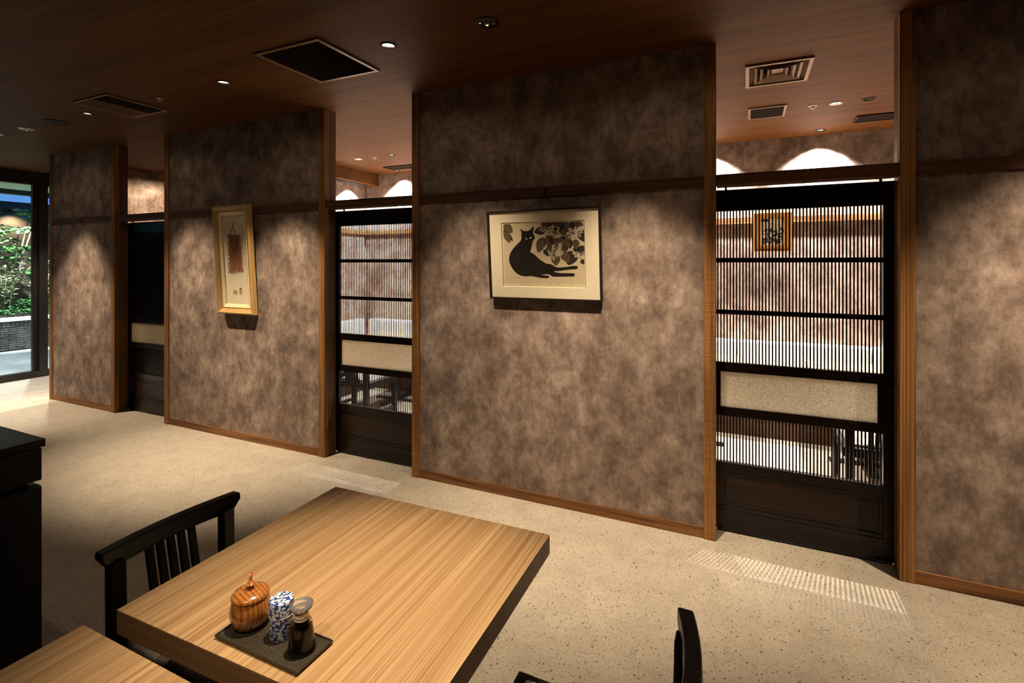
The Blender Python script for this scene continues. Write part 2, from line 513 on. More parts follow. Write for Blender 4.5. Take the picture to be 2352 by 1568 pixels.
def spot(name, loc, power, size, blend, col, target=None, radius=0.03, parent=None):
    l = bpy.data.lights.new(name, 'SPOT')
    l.energy = power; l.spot_size = math.radians(size); l.spot_blend = blend
    l.color = col; l.shadow_soft_size = radius
    o = bpy.data.objects.new(name, l)
    C.objects.link(o)
    o.location = loc
    if target:
        d = Vector(target) - Vector(loc)
        o.rotation_euler = d.to_track_quat('-Z', 'Y').to_euler()
    if parent:
        o.parent = parent
        o.location = Vector(loc) - parent.location
    return o

# ------------------------------------------------------------------ layout numbers
WY = 3.0            # face of the papered panels
PB = 3.11           # back of posts
RX0, RX1 = -8.6, 3.2
BY = 5.55           # back wall of private rooms
FRONT = -2.6
OPEN = [(-5.807, -4.999), (-2.989, -2.166), (-0.157, 0.661)]
POSTW = 0.062

# ------------------------------------------------------------------ floor / ceiling / outer walls
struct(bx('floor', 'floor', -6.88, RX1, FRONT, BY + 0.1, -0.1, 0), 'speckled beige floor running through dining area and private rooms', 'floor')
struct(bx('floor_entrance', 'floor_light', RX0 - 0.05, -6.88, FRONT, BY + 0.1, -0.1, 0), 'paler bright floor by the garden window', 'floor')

holes_rect = [(-2.545, -2.095, 2.05, 2.51), (-4.545, -4.145, 2.28, 2.47), (0.015, 0.325, 3.445, 3.785), (0.022, 0.252, 4.385, 4.665), (0.83, 1.42, 4.98, 5.15), (-4.13, -3.40, 5.14, 5.30)]
DL_MAIN = [(-6.364, 2.33), (-4.828, 2.29), (-3.168, 2.272), (-1.801, 2.267), (-0.40, 2.27), (1.42, 2.27)]
DL_TABLE = [(-0.78, 1.0), (-2.75, 0.55), (1.25, 0.7), (-0.62, -0.4)]
DL_R3 = [(0.604, 4.506), (0.808, 4.488), (-0.62, 4.5)]
DL_R3W = [(-0.37, 5.365), (0.60, 5.365), (1.57, 5.365)]
DL_R2 = [(-4.091, 4.607), (-3.607, 4.595), (-2.3, 4.6)]
DL_R2W = [(-4.15, 5.40), (-3.10, 5.40), (-2.05, 5.40)]
DL_R1 = [(-6.5, 4.2)]
DL_ENT = [(-7.75, 3.3), (-7.75, 1.6)]
ALL_DL = DL_MAIN + DL_TABLE + DL_R3 + DL_R3W + DL_R2 + DL_R2W + DL_R1 + DL_ENT
HR = 0.04
def ceiling():
    mb = MB()
    rects = list(holes_rect) + [(x - HR, x + HR, y - HR, y + HR) for x, y in ALL_DL]
    xs = sorted({RX0 - 0.1, RX1 + 0.1} | {v for r in rects for v in r[:2]})
    ys = sorted({FRONT - 0.1, BY + 0.1} | {v for r in rects for v in r[2:]})
    def hole(cx, cy):
        return any(r[0] < cx < r[1] and r[2] < cy < r[3] for r in rects)
    for j in range(len(ys) - 1):
        i = 0
        while i < len(xs) - 1:
            cy = (ys[j] + ys[j + 1]) / 2
            if hole((xs[i] + xs[i + 1]) / 2, cy):
                i += 1; continue
            k = i
            while k < len(xs) - 1 and not hole((xs[k] + xs[k + 1]) / 2, cy):
                k += 1
            mb.poly([(xs[i], ys[j], CEIL), (xs[i], ys[j + 1], CEIL), (xs[k], ys[j + 1], CEIL), (xs[k], ys[j], CEIL)])
            i = k
    for x, y in ALL_DL:
        n = 24
        ci = [(x + 0.035 * math.cos(2 * PI * k / n), y + 0.035 * math.sin(2 * PI * k / n), CEIL) for k in range(n)]
        sq = []
        for k in range(n):
            c, s_ = math.cos(2 * PI * k / n), math.sin(2 * PI * k / n)
            q = HR / max(abs(c), abs(s_))
            sq.append((x + c * q, y + s_ * q, CEIL))
        for k in range(n):
            k2 = (k + 1) % n
            mb.poly([ci[k], ci[k2], sq[k2], sq[k]])
    mb.box(RX0 - 0.1, RX1 + 0.1, FRONT - 0.1, BY + 0.1, 2.95, 3.05)
    return mb.build('ceiling', 'ceiling')
struct(ceiling(), 'brown wood veneer ceiling with fine straight grain', 'ceiling')

struct(bx('wall_right', 'wallpaper', RX1, RX1 + 0.1, FRONT, BY, 0, 2.95), 'mottled brown papered wall at the right end', 'wall')
struct(bx('wall_front', 'wallpaper', RX0, RX1, FRONT - 0.1, FRONT, 0, 2.95), 'mottled brown papered wall behind the dining tables', 'wall')
struct(bx('wall_back', 'wallpaper', -7.3, RX1, BY, BY + 0.1, 0, 2.95), 'mottled wall at the back of the private rooms with bright light scallops', 'wall')
struct(bx('wall_room_side_1', 'wallpaper', -7.3, -7.2, 3.11, BY, 0, 2.95), 'warm lit papered side wall seen above the leftmost sliding door', 'wall')
struct(bx('wall_room_side_2', 'wallpaper', -4.9, -4.8, 3.2, BY, 0, 2.95), 'papered side wall of the middle private room below the wooden soffit', 'wall')
struct(bx('wall_room_side_3', 'wallpaper', -1.3, -1.2, 3.2, BY, 0, 2.95), 'papered partition between the two lit private rooms', 'wall')
struct(bx('wall_entrance_end', 'wallpaper', RX0, -7.3, BY, BY + 0.1, 0, 2.95), 'papered wall at the far end of the window corridor', 'wall')

# papered panels between openings (solid blocks, the room-side faces papered too)
PANELS = [(-7.06 + 0.05, OPEN[0][0] - POSTW, 'narrow mottled brown wall panel nearest the garden window'),
          (OPEN[0][1] + POSTW, OPEN[1][0] - POSTW, 'mottled brown wall panel carrying the gilt framed picture'),
          (OPEN[1][1] + POSTW, OPEN[2][0] - POSTW, 'mottled brown wall panel carrying the cat print'),
          (OPEN[2][1] + POSTW, RX1, 'mottled brown wall panel at the right edge of the photo')]
for i, (a, b, lab) in enumerate(PANELS):
    struct(bx('wall_panel_%d' % (i + 1), 'wallpaper', a, b, WY, PB - 0.005, 0, CEIL), lab, 'wall panel')

# posts (old sawn timber face + smooth jamb behind)
posts = [(-7.06, -7.01, 'sawn timber corner post at the garden end of the wall'),
         (OPEN[0][0] - POSTW, OPEN[0][0], 'sawn timber post left of the leftmost sliding door'),
         (OPEN[0][1], OPEN[0][1] + POSTW, 'sawn timber post right of the leftmost sliding door'),
         (OPEN[1][0] - POSTW, OPEN[1][0], 'sawn timber post left of the middle sliding door'),
         (OPEN[1][1], OPEN[1][1] + POSTW, 'sawn timber post right of the middle sliding door'),
         (OPEN[2][0] - POSTW, OPEN[2][0], 'sawn timber post left of the rightmost sliding door'),
         (OPEN[2][1], OPEN[2][1] + POSTW, 'rough ridged timber post right of the rightmost sliding door')]
for i, (a, b, lab) in enumerate(posts):
    t = bx('trim_%d' % (i + 1), 'ridged' if i == 6 else 'post', a, b, WY - 0.014, WY + 0.03, 0, CEIL, bevel=0.002)
    struct(t, lab, 'post')
    j = bx('jamb', 'jamb', a + 0.003, b - 0.003, WY + 0.03, PB, 0, CEIL, t)
    j['label'] = 'smooth brown jamb board'

n_tr = len(posts)
lint_lab = ['timber lintel over the leftmost sliding door', 'timber lintel over the middle sliding door', 'timber lintel over the rightmost sliding door']
for i, (a, b) in enumerate(OPEN):
    n_tr += 1
    struct(bx('trim_%d' % n_tr, 'rail_dark', a, b, WY - 0.008, PB, 1.941, 2.0, bevel=0.002), lint_lab[i], 'lintel')
rail_lab = ['timber picture rail on the narrow panel by the garden window', 'knotty timber picture rail behind the gilt framed picture', 'timber picture rail above the cat print', 'timber picture rail on the rightmost wall panel']
base_lab = ['wooden baseboard under the narrow panel by the garden window', 'wooden baseboard under the panel with the gilt framed picture', 'wooden baseboard under the panel with the cat print', 'wooden baseboard at the right edge of the photo']
for i, (a, b, lab) in enumerate(PANELS):
    n_tr += 1
    struct(bx('trim_%d' % n_tr, 'rail_dark', a, b, WY - 0.012, WY + 0.01, 1.936, 1.997, bevel=0.0015), rail_lab[i], 'picture rail')
    struct(bx('baseboard_%d' % (i + 1), 'rail', a, b, WY - 0.008, WY + 0.01, 0, 0.062, bevel=0.002), base_lab[i], 'baseboard')
n_tr += 1
struct(bx('trim_%d' % n_tr, 'rail', -1.2, RX1, BY - 0.03, BY, 1.905, 1.962), 'honey timber rail on the back wall of the right private room', 'picture rail')
n_tr += 1
struct(bx('trim_%d' % n_tr, 'rail', -4.8, -1.3, BY - 0.03, BY, 1.905, 1.962), 'honey timber rail on the back wall of the middle private room', 'picture rail')

n_tr += 1
struct(bx('trim_%d' % n_tr, 'rail', -4.8, -4.77, 3.3, BY - 0.03, 1.905, 1.962), 'honey timber rail on the side wall of the middle private room', 'picture rail')
# soffit box in middle room
sf = bx('trim_soffit', 'ceiling', -4.8, -4.575, 3.2, BY, 2.565, CEIL)
struct(sf, 'boxed wooden soffit along the side wall of the middle private room', 'soffit')
bx('slot', 'void', -4.76, -4.64, 3.4, BY - 0.15, 2.555, 2.566, sf)

# ------------------------------------------------------------------ sliding doors
DOOR_Y0, DOOR_Y1 = 3.118, 3.15
LAT_W = 0.784
N_SLAT = 48
slat_hi = MB().box(-0.0037, 0.0037, -0.0016, 0.0016, 0, 1.811 - 0.957).mesh('slat', 'lacquer')
slat_hi_deep = MB().box(-0.0037, 0.0037, -0.005, 0.005, 0, 1.811 - 0.957).mesh('slat', 'lacquer')
slat_lo_deep = MB().box(-0.0037, 0.0037, -0.005, 0.005, 0, 0.655 - 0.394).mesh('slat', 'lacquer')
slat_lo = MB().box(-0.0037, 0.0037, -0.0016, 0.0016, 0, 0.655 - 0.394).mesh('slat', 'lacquer')
def sliding_door(n, x0, label, teal=False):
    d = empty('door_%d' % n, (x0, DOOR_Y0, 0))
    struct(d, label, 'sliding door')
    W = LAT_W + 0.1; T = DOOR_Y1 - DOOR_Y0
    for a, b in ((0, 0.05), (W - 0.05, W)):
        bx('stile', 'lacquer', a, b, 0, T, 0.012, 1.931, d, 0.0015)
    for z0, z1 in ((1.811, 1.931), (0.905, 0.957), (0.655, 0.705), (0.342, 0.394), (0.012, 0.125)):
        bx('rail', 'lacquer_x', 0.05, W - 0.05, 0.001, T - 0.001, z0, z1, d, 0.0015)
    for z0, z1 in ((1.521, 1.547), (1.229, 1.255)):
        bx('cross_bar', 'lacquer_x', 0.05, W - 0.05, 0.0, 0.012, z0, z1, d)
    for k in range(N_SLAT):
        x = 0.05 + LAT_W * (k + 0.5) / N_SLAT
        link('slat', slat_hi_deep if teal else slat_hi, d, loc=(x, 0.0172 if teal else 0.0138, 0.957))
        link('slat', slat_lo_deep if teal else slat_lo, d, loc=(x, 0.0172 if teal else 0.0138, 0.394))
    # framed pebbled pane
    for a, b, z0, z1 in ((0.05, 0.073, 0.705, 0.905), (W - 0.073, W - 0.05, 0.705, 0.905)):
        bx('pane_frame', 'lacquer', a, b, 0.002, T - 0.004, z0, z1, d)
    g = bx('glass_pane', 'frosted', 0.073, W - 0.073, 0.014, 0.019, 0.705, 0.905, d)
    g['label'] = 'pebbled cream glass band'
    # wooden kick panel with moulded edge
    p = bx('kick_panel', 'door_panel', 0.05, W - 0.05, 0.012, 0.022, 0.125, 0.342, d)
    for a, b, z0, z1 in ((0.05, W - 0.05, 0.330, 0.342), (0.05, W - 0.05, 0.125, 0.147), (0.05, 0.068, 0.147, 0.330), (W - 0.068, W - 0.05, 0.147, 0.330)):
        bx('moulding', 'lacquer_x', a, b, 0.004, 0.014, z0, z1, p, 0.003)
    bx('raised_field', 'door_panel', 0.095, W - 0.095, 0.009, 0.013, 0.172, 0.306, p, 0.003)
    for x in (0.10, W - 0.06):
        bx('hanger', 'steel', x - 0.006, x + 0.006, 0.006, 0.014, 1.92, 1.96, d)
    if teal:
        t = bx('painted_reflection', 'teal', 0.13, W - 0.05, -0.003, 0.002, 1.828, 1.915, d)  # bluish reflection on the glossy top rail, painted as a thin teal plate
        t['label'] = 'teal reflection painted along the top rail'
    h = MB().lathe([(0.0, 0), (0.016, 0), (0.016, 0.004), (0.011, 0.002), (0.0, 0.002)], 20, 0.55, 1.6, cap0=False, cap1=False)
    h.build('finger_pull', 'steel', d, loc=(W - 0.028, -0.0005, 0.86), rot=(PI / 2, 0, 0))
    return d
sliding_door(1, -5.856, 'dark lattice sliding door with a painted teal reflection, nearest the garden window', True)
sliding_door(2, -3.022, 'dark lattice sliding door with reddish kick panel between gilt picture and cat print')
sliding_door(3, -0.212, 'large black lattice sliding door right of the cat print')

# floor guide rail of the right-hand door (thin metal strip)
for i, (a, b) in enumerate(OPEN):
    struct(bx('trim_track_%d' % (i + 1), 'steel', a, b, 3.128, 3.14, 0, 0.006), ['floor track of the leftmost sliding door', 'floor track of the middle sliding door', 'floor track of the rightmost sliding door'][i], 'door track')

# ------------------------------------------------------------------ ceiling fittings
def ring_mb(ro, ri, z0, z1, n=28):
    mb = MB()
    mb.lathe([(ri, z1), (ri, z0), (ro - 0.002, z0), (ro, z0 + 0.002), (ro, z1)], n, cap0=False, cap1=False)
    return mb
dl_ring = ring_mb(0.045, 0.034, -0.005, 0.0).mesh('trim_ring', 'grille', True)
dl_ring_w = ring_mb(0.045, 0.034, -0.005, 0.0).mesh('trim_ring', 'white_metal', True)
dl_refl = MB().lathe([(0.0345, -0.001), (0.032, 0.012), (0.026, 0.026)], 28, cap0=False, cap1=False).mesh('reflector', 'reflector', True)
dl_can = MB().lathe([(0.036, -0.001), (0.036, 0.07)], 20, cap0=False).mesh('can', 'black')
lamp_w = MB().lathe([(0.0, 0.006), (0.0315, 0.006)], 20, cap0=False, cap1=False).mesh('lamp', 'lamp_warm')
lamp_c = MB().lathe([(0.0, 0.006), (0.0315, 0.006)], 20, cap0=False, cap1=False).mesh('lamp', 'lamp_white')
lamp_o = MB().lathe([(0.0, 0.006), (0.0315, 0.006)], 20, cap0=False, cap1=False).mesh('lamp', 'reflector')
def downlight(x, y, label, power, size=76, blend=0.4, col=WARM, kind='warm', ring=None, target=None, group=None, radius=0.025):
    d = empty('downlight', (x, y, CEIL))
    tag(d, label, 'downlight', group or 'recessed ceiling downlights')
    link('trim_ring', ring or dl_ring, d)
    link('reflector', dl_refl, d)
    link('can', dl_can, d)
    link('lamp', {'warm': lamp_w, 'white': lamp_c, 'off': lamp_o}[kind], d)
    if power:
        spot('downlight_beam', (x, y, CEIL - 0.006), power, size, blend, col, target, radius, d)
    return d
P = 350
def main_dl(i, label, k, tx, size=56):
    x, y = DL_MAIN[i]
    d = downlight(x, y, label, P * k, size, 0.9, WARM, target=(tx, 2.86, 0))
    spot('downlight_spill', (x, y, CEIL - 0.006), 3.0, 165, 0.4, WARM, None, 0.02, d)
main_dl(0, 'ceiling downlight at the left edge of the photo by the garden window', 1.0, -6.4)
main_dl(1, 'lit ceiling downlight beside the large black ceiling speaker', 0.85, -4.25, 60)
main_dl(2, 'lit ceiling downlight between the two air conditioner panels', 1.0, -3.58, 60)
main_dl(3, 'lit ceiling downlight beside the large square air grille', 0.62, -1.35, 62)
main_dl(4, 'ceiling downlight in front of the cat print, above the frame', 0.98, -0.8, 60)
main_dl(5, 'ceiling downlight in front of the rightmost wall panel', 1.0, 1.35, 72)
downlight(*DL_TABLE[0], 'ceiling downlight over the oak table with the condiment tray', 260, 40, 1.0, target=(-0.80, 0.97, 0.7))
downlight(*DL_TABLE[1], 'ceiling downlight over the aisle beside the black cabinet', 14, 70, 0.8)
downlight(*DL_TABLE[2], 'ceiling downlight over the aisle at the right', 14, 76, 0.8)
downlight(*DL_TABLE[3], 'ceiling downlight over the near end of the lower left oak table', 95, 44, 1.0, target=(-0.72, 0.5, 0.7))
RP = 520
downlight(*DL_R3[0], 'bright lamp with white ring in the right room beside the sprinkler', RP, 82, 0.55, NEUT, 'white', dl_ring_w, radius=0.007)
downlight(*DL_R3[1], 'unlit reflector lamp, rightmost above the right sliding door', 0, kind='off')
downlight(*DL_R3[2], 'bright lamp over the left table of the right room', RP * 0.8, 82, 0.55, NEUT, 'white', dl_ring_w, radius=0.007)
for k, (x, y) in enumerate(DL_R3W):
    downlight(x, y, ['wall washer in the right room hidden left behind the timber post', 'small wall washer over the tall light scallop in the right room', 'wall washer in the right room hidden behind the rightmost panel'][k], 580, 106, 0.55, WHITE, 'white', target=(x, y + 0.13, 0))
downlight(*DL_R2[0], 'bright ceiling lamp in the middle room near the wooden soffit', RP, 82, 0.55, NEUT, 'white', dl_ring_w, radius=0.007)
downlight(*DL_R2[1], 'ceiling lamp with dark ring in the middle room beside the sensor', RP * 0.5, 82, 0.55, NEUT, 'white', radius=0.007)
downlight(*DL_R2[2], 'bright lamp in the middle room hidden behind the cat print panel', RP * 0.9, 82, 0.55, NEUT, 'white', dl_ring_w, radius=0.007)
for k, (x, y) in enumerate(DL_R2W):
    downlight(x, y, ['wall washer at the back of the middle room beside the air slot', 'wall washer in the middle room hidden behind the cat print panel', 'wall washer in the middle room furthest behind the cat print panel'][k], 580, 106, 0.55, WHITE, 'white', target=(x, y + 0.13, 0))
spot('soffit_beam', (-4.69, 5.22, 2.54), 300, 112, 0.3, WHITE, None, 0.02)
downlight(*DL_R1[0], 'ceiling lamp inside the dim room behind the leftmost door', 120, 168, 0.3, WARM)
downlight(*DL_ENT[0], 'ceiling lamp by the garden window at the left edge', 260, 84, 0.6, NEUT)
downlight(*DL_ENT[1], 'ceiling lamp over the pale entrance floor', 130, 84, 0.6, NEUT)

# large square return air grille
def square_grille(x0, x1, y0, y1, label, name, frame_m, slats_along='X', n=22, band=0.022, split=None):
    g = empty(name, (x0, y0, CEIL)); W, D = x1 - x0, y1 - y0
    tag(g, label, 'air vent')
    for a, b, c, d_ in ((0, W, 0, band), (0, W, D - band, D), (0, band, band, D - band), (W - band, W, band, D - band)):
        bx('frame_bar', frame_m, a, b, c, d_, -0.012, 0.002, g, 0.002)
    y_lo = band
    if split:
        bx('cover_panel', 'ceiling', band, split, band, D - band, -0.009, -0.002, g, 0.001) if slats_along == 'Y' else bx('cover_panel', 'ceiling', band, W - band, band, split, -0.009, -0.002, g, 0.001)
    bx('duct', 'void', band, W - band, band, D - band, 0.05, 0.055, g)
    if slats_along == 'X':
        lo = split or band
        me = MB().hexa([(band, -0.002, 0.004), (W - band, -0.002, 0.004), (W - band, 0.002, 0.000), (band, 0.002, 0.0), (band, 0.004, 0.026), (W - band, 0.004, 0.026), (W - band, 0.008, 0.022), (band, 0.008, 0.022)]).mesh('louvre', 'grille')
        for k in range(n):
            link('louvre', me, g, loc=(0, lo + 0.006 + (D - band - lo - 0.012) * k / (n - 1), -0.008))
    else:
        lo = split or band
        me = MB().hexa([(-0.002, band, 0.004), (0.002, band, 0.0), (0.002, D - band, 0.0), (-0.002, D - band, 0.004), (0.004, band, 0.026), (0.008, band, 0.022), (0.008, D - band, 0.022), (0.004, D - band, 0.026)]).mesh('louvre', 'grille')
        for k in range(n):
            link('louvre', me, g, loc=(lo + 0.006 + (W - band - lo - 0.012) * k / (n - 1), 0, -0.008))
    return g
square_grille(-2.565, -2.075, 2.025, 2.53, 'large square louvred air grille in the ceiling above the panel with gilt picture', 'air_grille', 'brown_metal', 'Y', 22)
def ac_unit():
    g = empty('air_conditioner', (-4.565, 2.065, CEIL)); W, D = 0.44, 0.43
    tag(g, 'square ceiling air unit with half wooden cover, near the black speaker', 'air conditioner')
    band = 0.016
    for a, b, c, d_ in ((0, W, 0, band), (0, W, D - band, D), (0, band, band, D - band), (W - band, W, band, D - band)):
        bx('frame_bar', 'brown_metal', a, b, c, d_, -0.012, 0.002, g, 0.002)
    bx('cover_panel', 'ceiling', band + 0.003, 0.24, band + 0.003, D - band - 0.003, -0.010, -0.002, g, 0.002)
    bx('duct', 'void', 0.24, W - band, band, D - band, -0.001, -0.0005, g)
    me = MB().box(-0.002, 0.002, band, D - band, -0.010, -0.001).mesh('louvre', 'grille')
    for k in range(9):
        link('louvre', me, g, loc=(0.255 + 0.16 * k / 8, 0, 0))
ac_unit()

# stepped air diffuser in the right room
def diffuser():
    x0, x1, y0, y1 = -0.012, 0.353, 3.41, 3.822
    g = empty('air_diffuser', ((x0 + x1) / 2, (y0 + y1) / 2, CEIL)); W, D = (x1 - x0) / 2, (y1 - y0) / 2
    tag(g, 'stepped square air diffuser with nested metal vanes in the right room', 'air diffuser')
    def ring(w0, d0, z0, w1, d1, z1, t=0.003):
        mb = MB()
        o = [(-w0, -d0, z0), (w0, -d0, z0), (w0, d0, z0), (-w0, d0, z0)]
        i = [(-w1, -d1, z1), (w1, -d1, z1), (w1, d1, z1), (-w1, d1, z1)]
        mid = [tuple((p + q) / 2 * (1.0 if k < 2 else 1) for k, (p, q) in enumerate(zip(a, b))) for a, b in zip(o, i)]
        mid = [(a * 0.985, b * 0.985, c - 0.004) for a, b, c in mid]
        for k in range(4):
            k2 = (k + 1) % 4
            mb.poly([o[k], o[k2], mid[k2], mid[k]]); mb.poly([mid[k], mid[k2], i[k2], i[k]])
            oo = [(a, b, c + t) for a, b, c in (o[k], o[k2], i[k2], i[k])]
            mb.poly(list(reversed(oo)))
        return mb
    for a, b, c, d_ in ((-W, W, -D, -D + 0.022), (-W, W, D - 0.022, D), (-W, -W + 0.022, -D + 0.022, D - 0.022), (W - 0.022, W, -D + 0.022, D - 0.022)):
        bx('frame_bar', 'brown_metal', a, b, c, d_, -0.014, 0.003, g, 0.002)
    ring(W - 0.03, D - 0.03, 0.0, W - 0.06, D - 0.06, 0.05).build('throat', 'brown_metal', g)
    for k, (a, z) in enumerate(((0.052, -0.012), (0.085, -0.011), (0.125, -0.008))):
        ring(W - a, D - a, z, W - a - 0.024, D - a - 0.024, z + 0.036).build('vane', 'brown_metal', g, smooth=False)
    bx('centre_plate', 'brown_metal', -(W - 0.15), W - 0.15, -(D - 0.15), D - 0.15, 0.012, 0.016, g)
    bx('duct', 'void', -W + 0.03, W - 0.03, -D + 0.03, D - 0.03, 0.07, 0.075, g)
diffuser()
square_grille(0.004, 0.272, 4.362, 4.685, 'small square dark air grille in the right room behind the diffuser', 'air_grille', 'brown_metal', 'X', 16, 0.018)
square_grille(0.81, 1.44, 4.955, 5.17, 'long dark air slot grille at the far right of the right room ceiling', 'air_grille', 'grille', 'X', 10, 0.014)
square_grille(-4.15, -3.38, 5.12, 5.32, 'long dark air slot grille in the middle room ceiling', 'air_grille', 'grille', 'X', 10, 0.014)

def emergency_light(x, y, r, mat, label):
    e = empty('emergency_light', (x, y, CEIL)); tag(e, label, 'emergency light')
    MB().lathe([(r, 0.001), (r, -0.004), (r * 0.94, -0.007), (r * 0.3, -0.008)], 36, cap0=False).build('plate', mat, e, True)
    MB().lathe([(0.013, -0.006), (0.013, -0.014), (0.009, -0.016)], 20, cap0=False).build('lens', 'reflector', e, True)
    MB().lathe([(0.006, -0.007), (0.006, -0.017), (0.002, -0.019)], 14, cap0=False).build('bulb', 'led', e, True)
    MB().lathe([(0.006, -0.006), (0.005, -0.011)], 14, cx=0.03, cy=0.012, cap0=False).build('test_button', 'white_metal', e, True)
    MB().lathe([(0.003, -0.006), (0.003, -0.010)], 10, cx=-0.03, cy=-0.02, cap0=False).build('indicator', 'led', e, True)
emergency_light(-1.18, 2.257, 0.06, 'black', 'round black emergency light with tiny amber bulb at the top of the ceiling')
emergency_light(-5.856, 2.314, 0.06, 'ring_pale', 'round pale green grey emergency light left of the black speaker')

sp = empty('ceiling_speaker', (-5.362, 2.312, CEIL)); tag(sp, 'large round black speaker in the ceiling at the left', 'speaker')
MB().lathe([(0.092, 0.001), (0.092, -0.005), (0.084, -0.009)], 40, cap0=False, cap1=False).build('rim', 'black', sp, True)
MB().lathe([(0.084, -0.008), (0.04, -0.012), (0.0, -0.013)], 40, cap0=False, cap1=False).build('mesh_cover', 'grille', sp, True)

def sprinkler(x, y, label, r=0.022):
    e = empty('sprinkler', (x, y, CEIL)); tag(e, label, 'sprinkler')
    MB().lathe([(r, 0.001), (r, -0.003), (r * 0.6, -0.007)], 24, cap0=False).build('rosette', 'white_metal', e, True)
    MB().lathe([(r * 0.35, -0.006), (r * 0.35, -0.016), (r * 0.5, -0.018), (r * 0.45, -0.021)], 20, cap0=False).build('head', 'white_metal', e, True)
sprinkler(-3.9, 2.3, 'tiny white sprinkler head right of the half covered ceiling air unit')
sprinkler(0.454, 4.507, 'white sprinkler head beside the bright lamp in the right room', 0.034)
sprinkler(-3.873, 4.627, 'white sensor head between two lamps in the middle room', 0.03)

# ------------------------------------------------------------------ furniture: chair
def make_chair(label):
    ch = empty('dining_chair'); tag(ch, label, 'chair', 'black dining chairs')
    # frame of the seat
    for nm, a, b, c, d_ in (('seat_rail', -0.205, 0.205, -0.2, -0.165), ('seat_rail', -0.205, 0.205, 0.165, 0.2), ('seat_rail', 0.17, 0.205, -0.165, 0.165), ('seat_rail', -0.205, -0.17, -0.165, 0.165)):
        bx(nm, 'chair', a, b, c, d_, 0.365, 0.42, ch, 0.003)
    cu = MB().box(-0.172, 0.175, -0.17, 0.17, 0.385, 0.437).build('seat_cushion', 'cushion', ch, bevel=0.012, seg=3)
    for s in (-1, 1):
        bx('front_leg', 'chair', 0.168, 0.208, s * 0.182 - 0.02, s * 0.182 + 0.02, 0, 0.419, ch, 0.003)
        y = s * 0.172
        me = MB()
        me.hexa([(-0.225, y - 0.021, 0), (-0.185, y - 0.021, 0), (-0.185, y + 0.021, 0), (-0.225, y + 0.021, 0),
                 (-0.235, y - 0.021, 0.652), (-0.20, y - 0.021, 0.66), (-0.20, y + 0.021, 0.66), (-0.235, y + 0.021, 0.652)])
        me.build('back_post', 'chair', ch, bevel=0.004)
        bx('stretcher', 'chair', -0.19, 0.175, s * 0.182 - 0.01, s * 0.182 + 0.01, 0.10, 0.13, ch, 0.002)
    bx('cross_stretcher', 'chair', -0.01, 0.015, -0.175, 0.175, 0.105, 0.128, ch, 0.002)
    # bowed top rail with tapered boat-like ends
    n = 24; mb = MB(); L = 0.216
    def bow(t): return -0.218 - 0.034 * (1 - t * t)
    for k in range(n + 1):
        t = -1 + 2 * k / n
        x = bow(t); e = max(0, abs(t) - 0.82) / 0.18
        z0 = 0.640 + 0.040 * e * e; z1 = 0.694 + 0.006 * t * t
        mb.v += [(x - 0.020, t * L * (1 - 0.0), z0), (x + 0.020, t * L, z0), (x + 0.018, t * L, z1), (x - 0.018, t * L, z1)]
    for k in range(n):
        b = k * 4
        for q in range(4):
            q2 = (q + 1) % 4
            mb.f.append((b + q, b + q2, b + 4 + q2, b + 4 + q))
    mb.f.append((3, 2, 1, 0)); mb.f.append(tuple(n * 4 + q for q in range(4)))
    mb.build('top_rail', 'chair', ch, bevel=0.005)
    for k in range(5):
        y = -0.066 + 0.033 * k
        xt = bow(y / L)
        MB().hexa([(-0.20, y - 0.011, 0.40), (-0.186, y - 0.011, 0.40), (-0.186, y + 0.011, 0.40), (-0.20, y + 0.011, 0.40),
                   (xt - 0.006, y - 0.011, 0.65), (xt + 0.008, y - 0.011, 0.65), (xt + 0.008, y + 0.011, 0.65), (xt - 0.006, y + 0.011, 0.65)]).build('back_slat', 'chair', ch, bevel=0.002)
    return ch
ch1 = make_chair('black wooden chair with slatted back at the left of the oak table')
def place_chair(src, x, y, rz, label):
    c = copy_tree(src); c.location = (x, y, 0); c.rotation_euler = (0, 0, rz); c['label'] = label
    return c
ch1.location = (-1.445, 1.03, 0)
place_chair(ch1, -0.352, 1.056, PI, 'black wooden chair at the right of the oak table, cut by the lower edge')
place_chair(ch1, 0.72, 3.80, PI / 2, 'black chair in the right room seen through the lower lattice')
place_chair(ch1, -0.42, 3.80, PI / 2, 'black chair at the left of the right room behind the timber post')
place_chair(ch1, -3.32, 3.86, PI / 2, 'black chair in the middle room nearest the lattice door')
place_chair(ch1, -3.88, 3.92, PI / 2, 'black chair in the middle room nearer the wooden soffit')

# ------------------------------------------------------------------ tables
def make_table(x, y, rz, W, D, label, group='oak tables'):
    t = empty('dining_table', (x, y, 0), rz); tag(t, label, 'table', group)
    zt, th = 0.70, 0.057
    top = bx('tabletop', 'table', -W / 2, W / 2, -D / 2, D / 2, zt - 0.002, zt, t)
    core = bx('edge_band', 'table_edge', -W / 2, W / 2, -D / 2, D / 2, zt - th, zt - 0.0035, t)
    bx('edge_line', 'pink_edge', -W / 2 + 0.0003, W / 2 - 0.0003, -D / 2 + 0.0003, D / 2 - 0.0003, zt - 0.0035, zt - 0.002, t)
    bx('pedestal', 'steel', -0.035, 0.035, -0.035, 0.035, 0.015, zt - th, t, 0.004)
    bx('foot', 'steel', -0.25, 0.25, -0.03, 0.03, 0, 0.02, t, 0.004)
    bx('foot', 'steel', -0.03, 0.03, -0.25, 0.25, 0, 0.02, t, 0.004)
    return t
T1 = make_table(-0.947, 1.071, math.radians(1.3), 0.828, 0.722, 'oak table carrying the condiment tray')
make_table(-0.951, 0.287, 0, 0.828, 0.706, 'oak table at the lower left corner of the photo')
make_table(-0.43, 4.58, 0, 0.76, 0.74, 'oak table at the left of the right room behind the lattice')
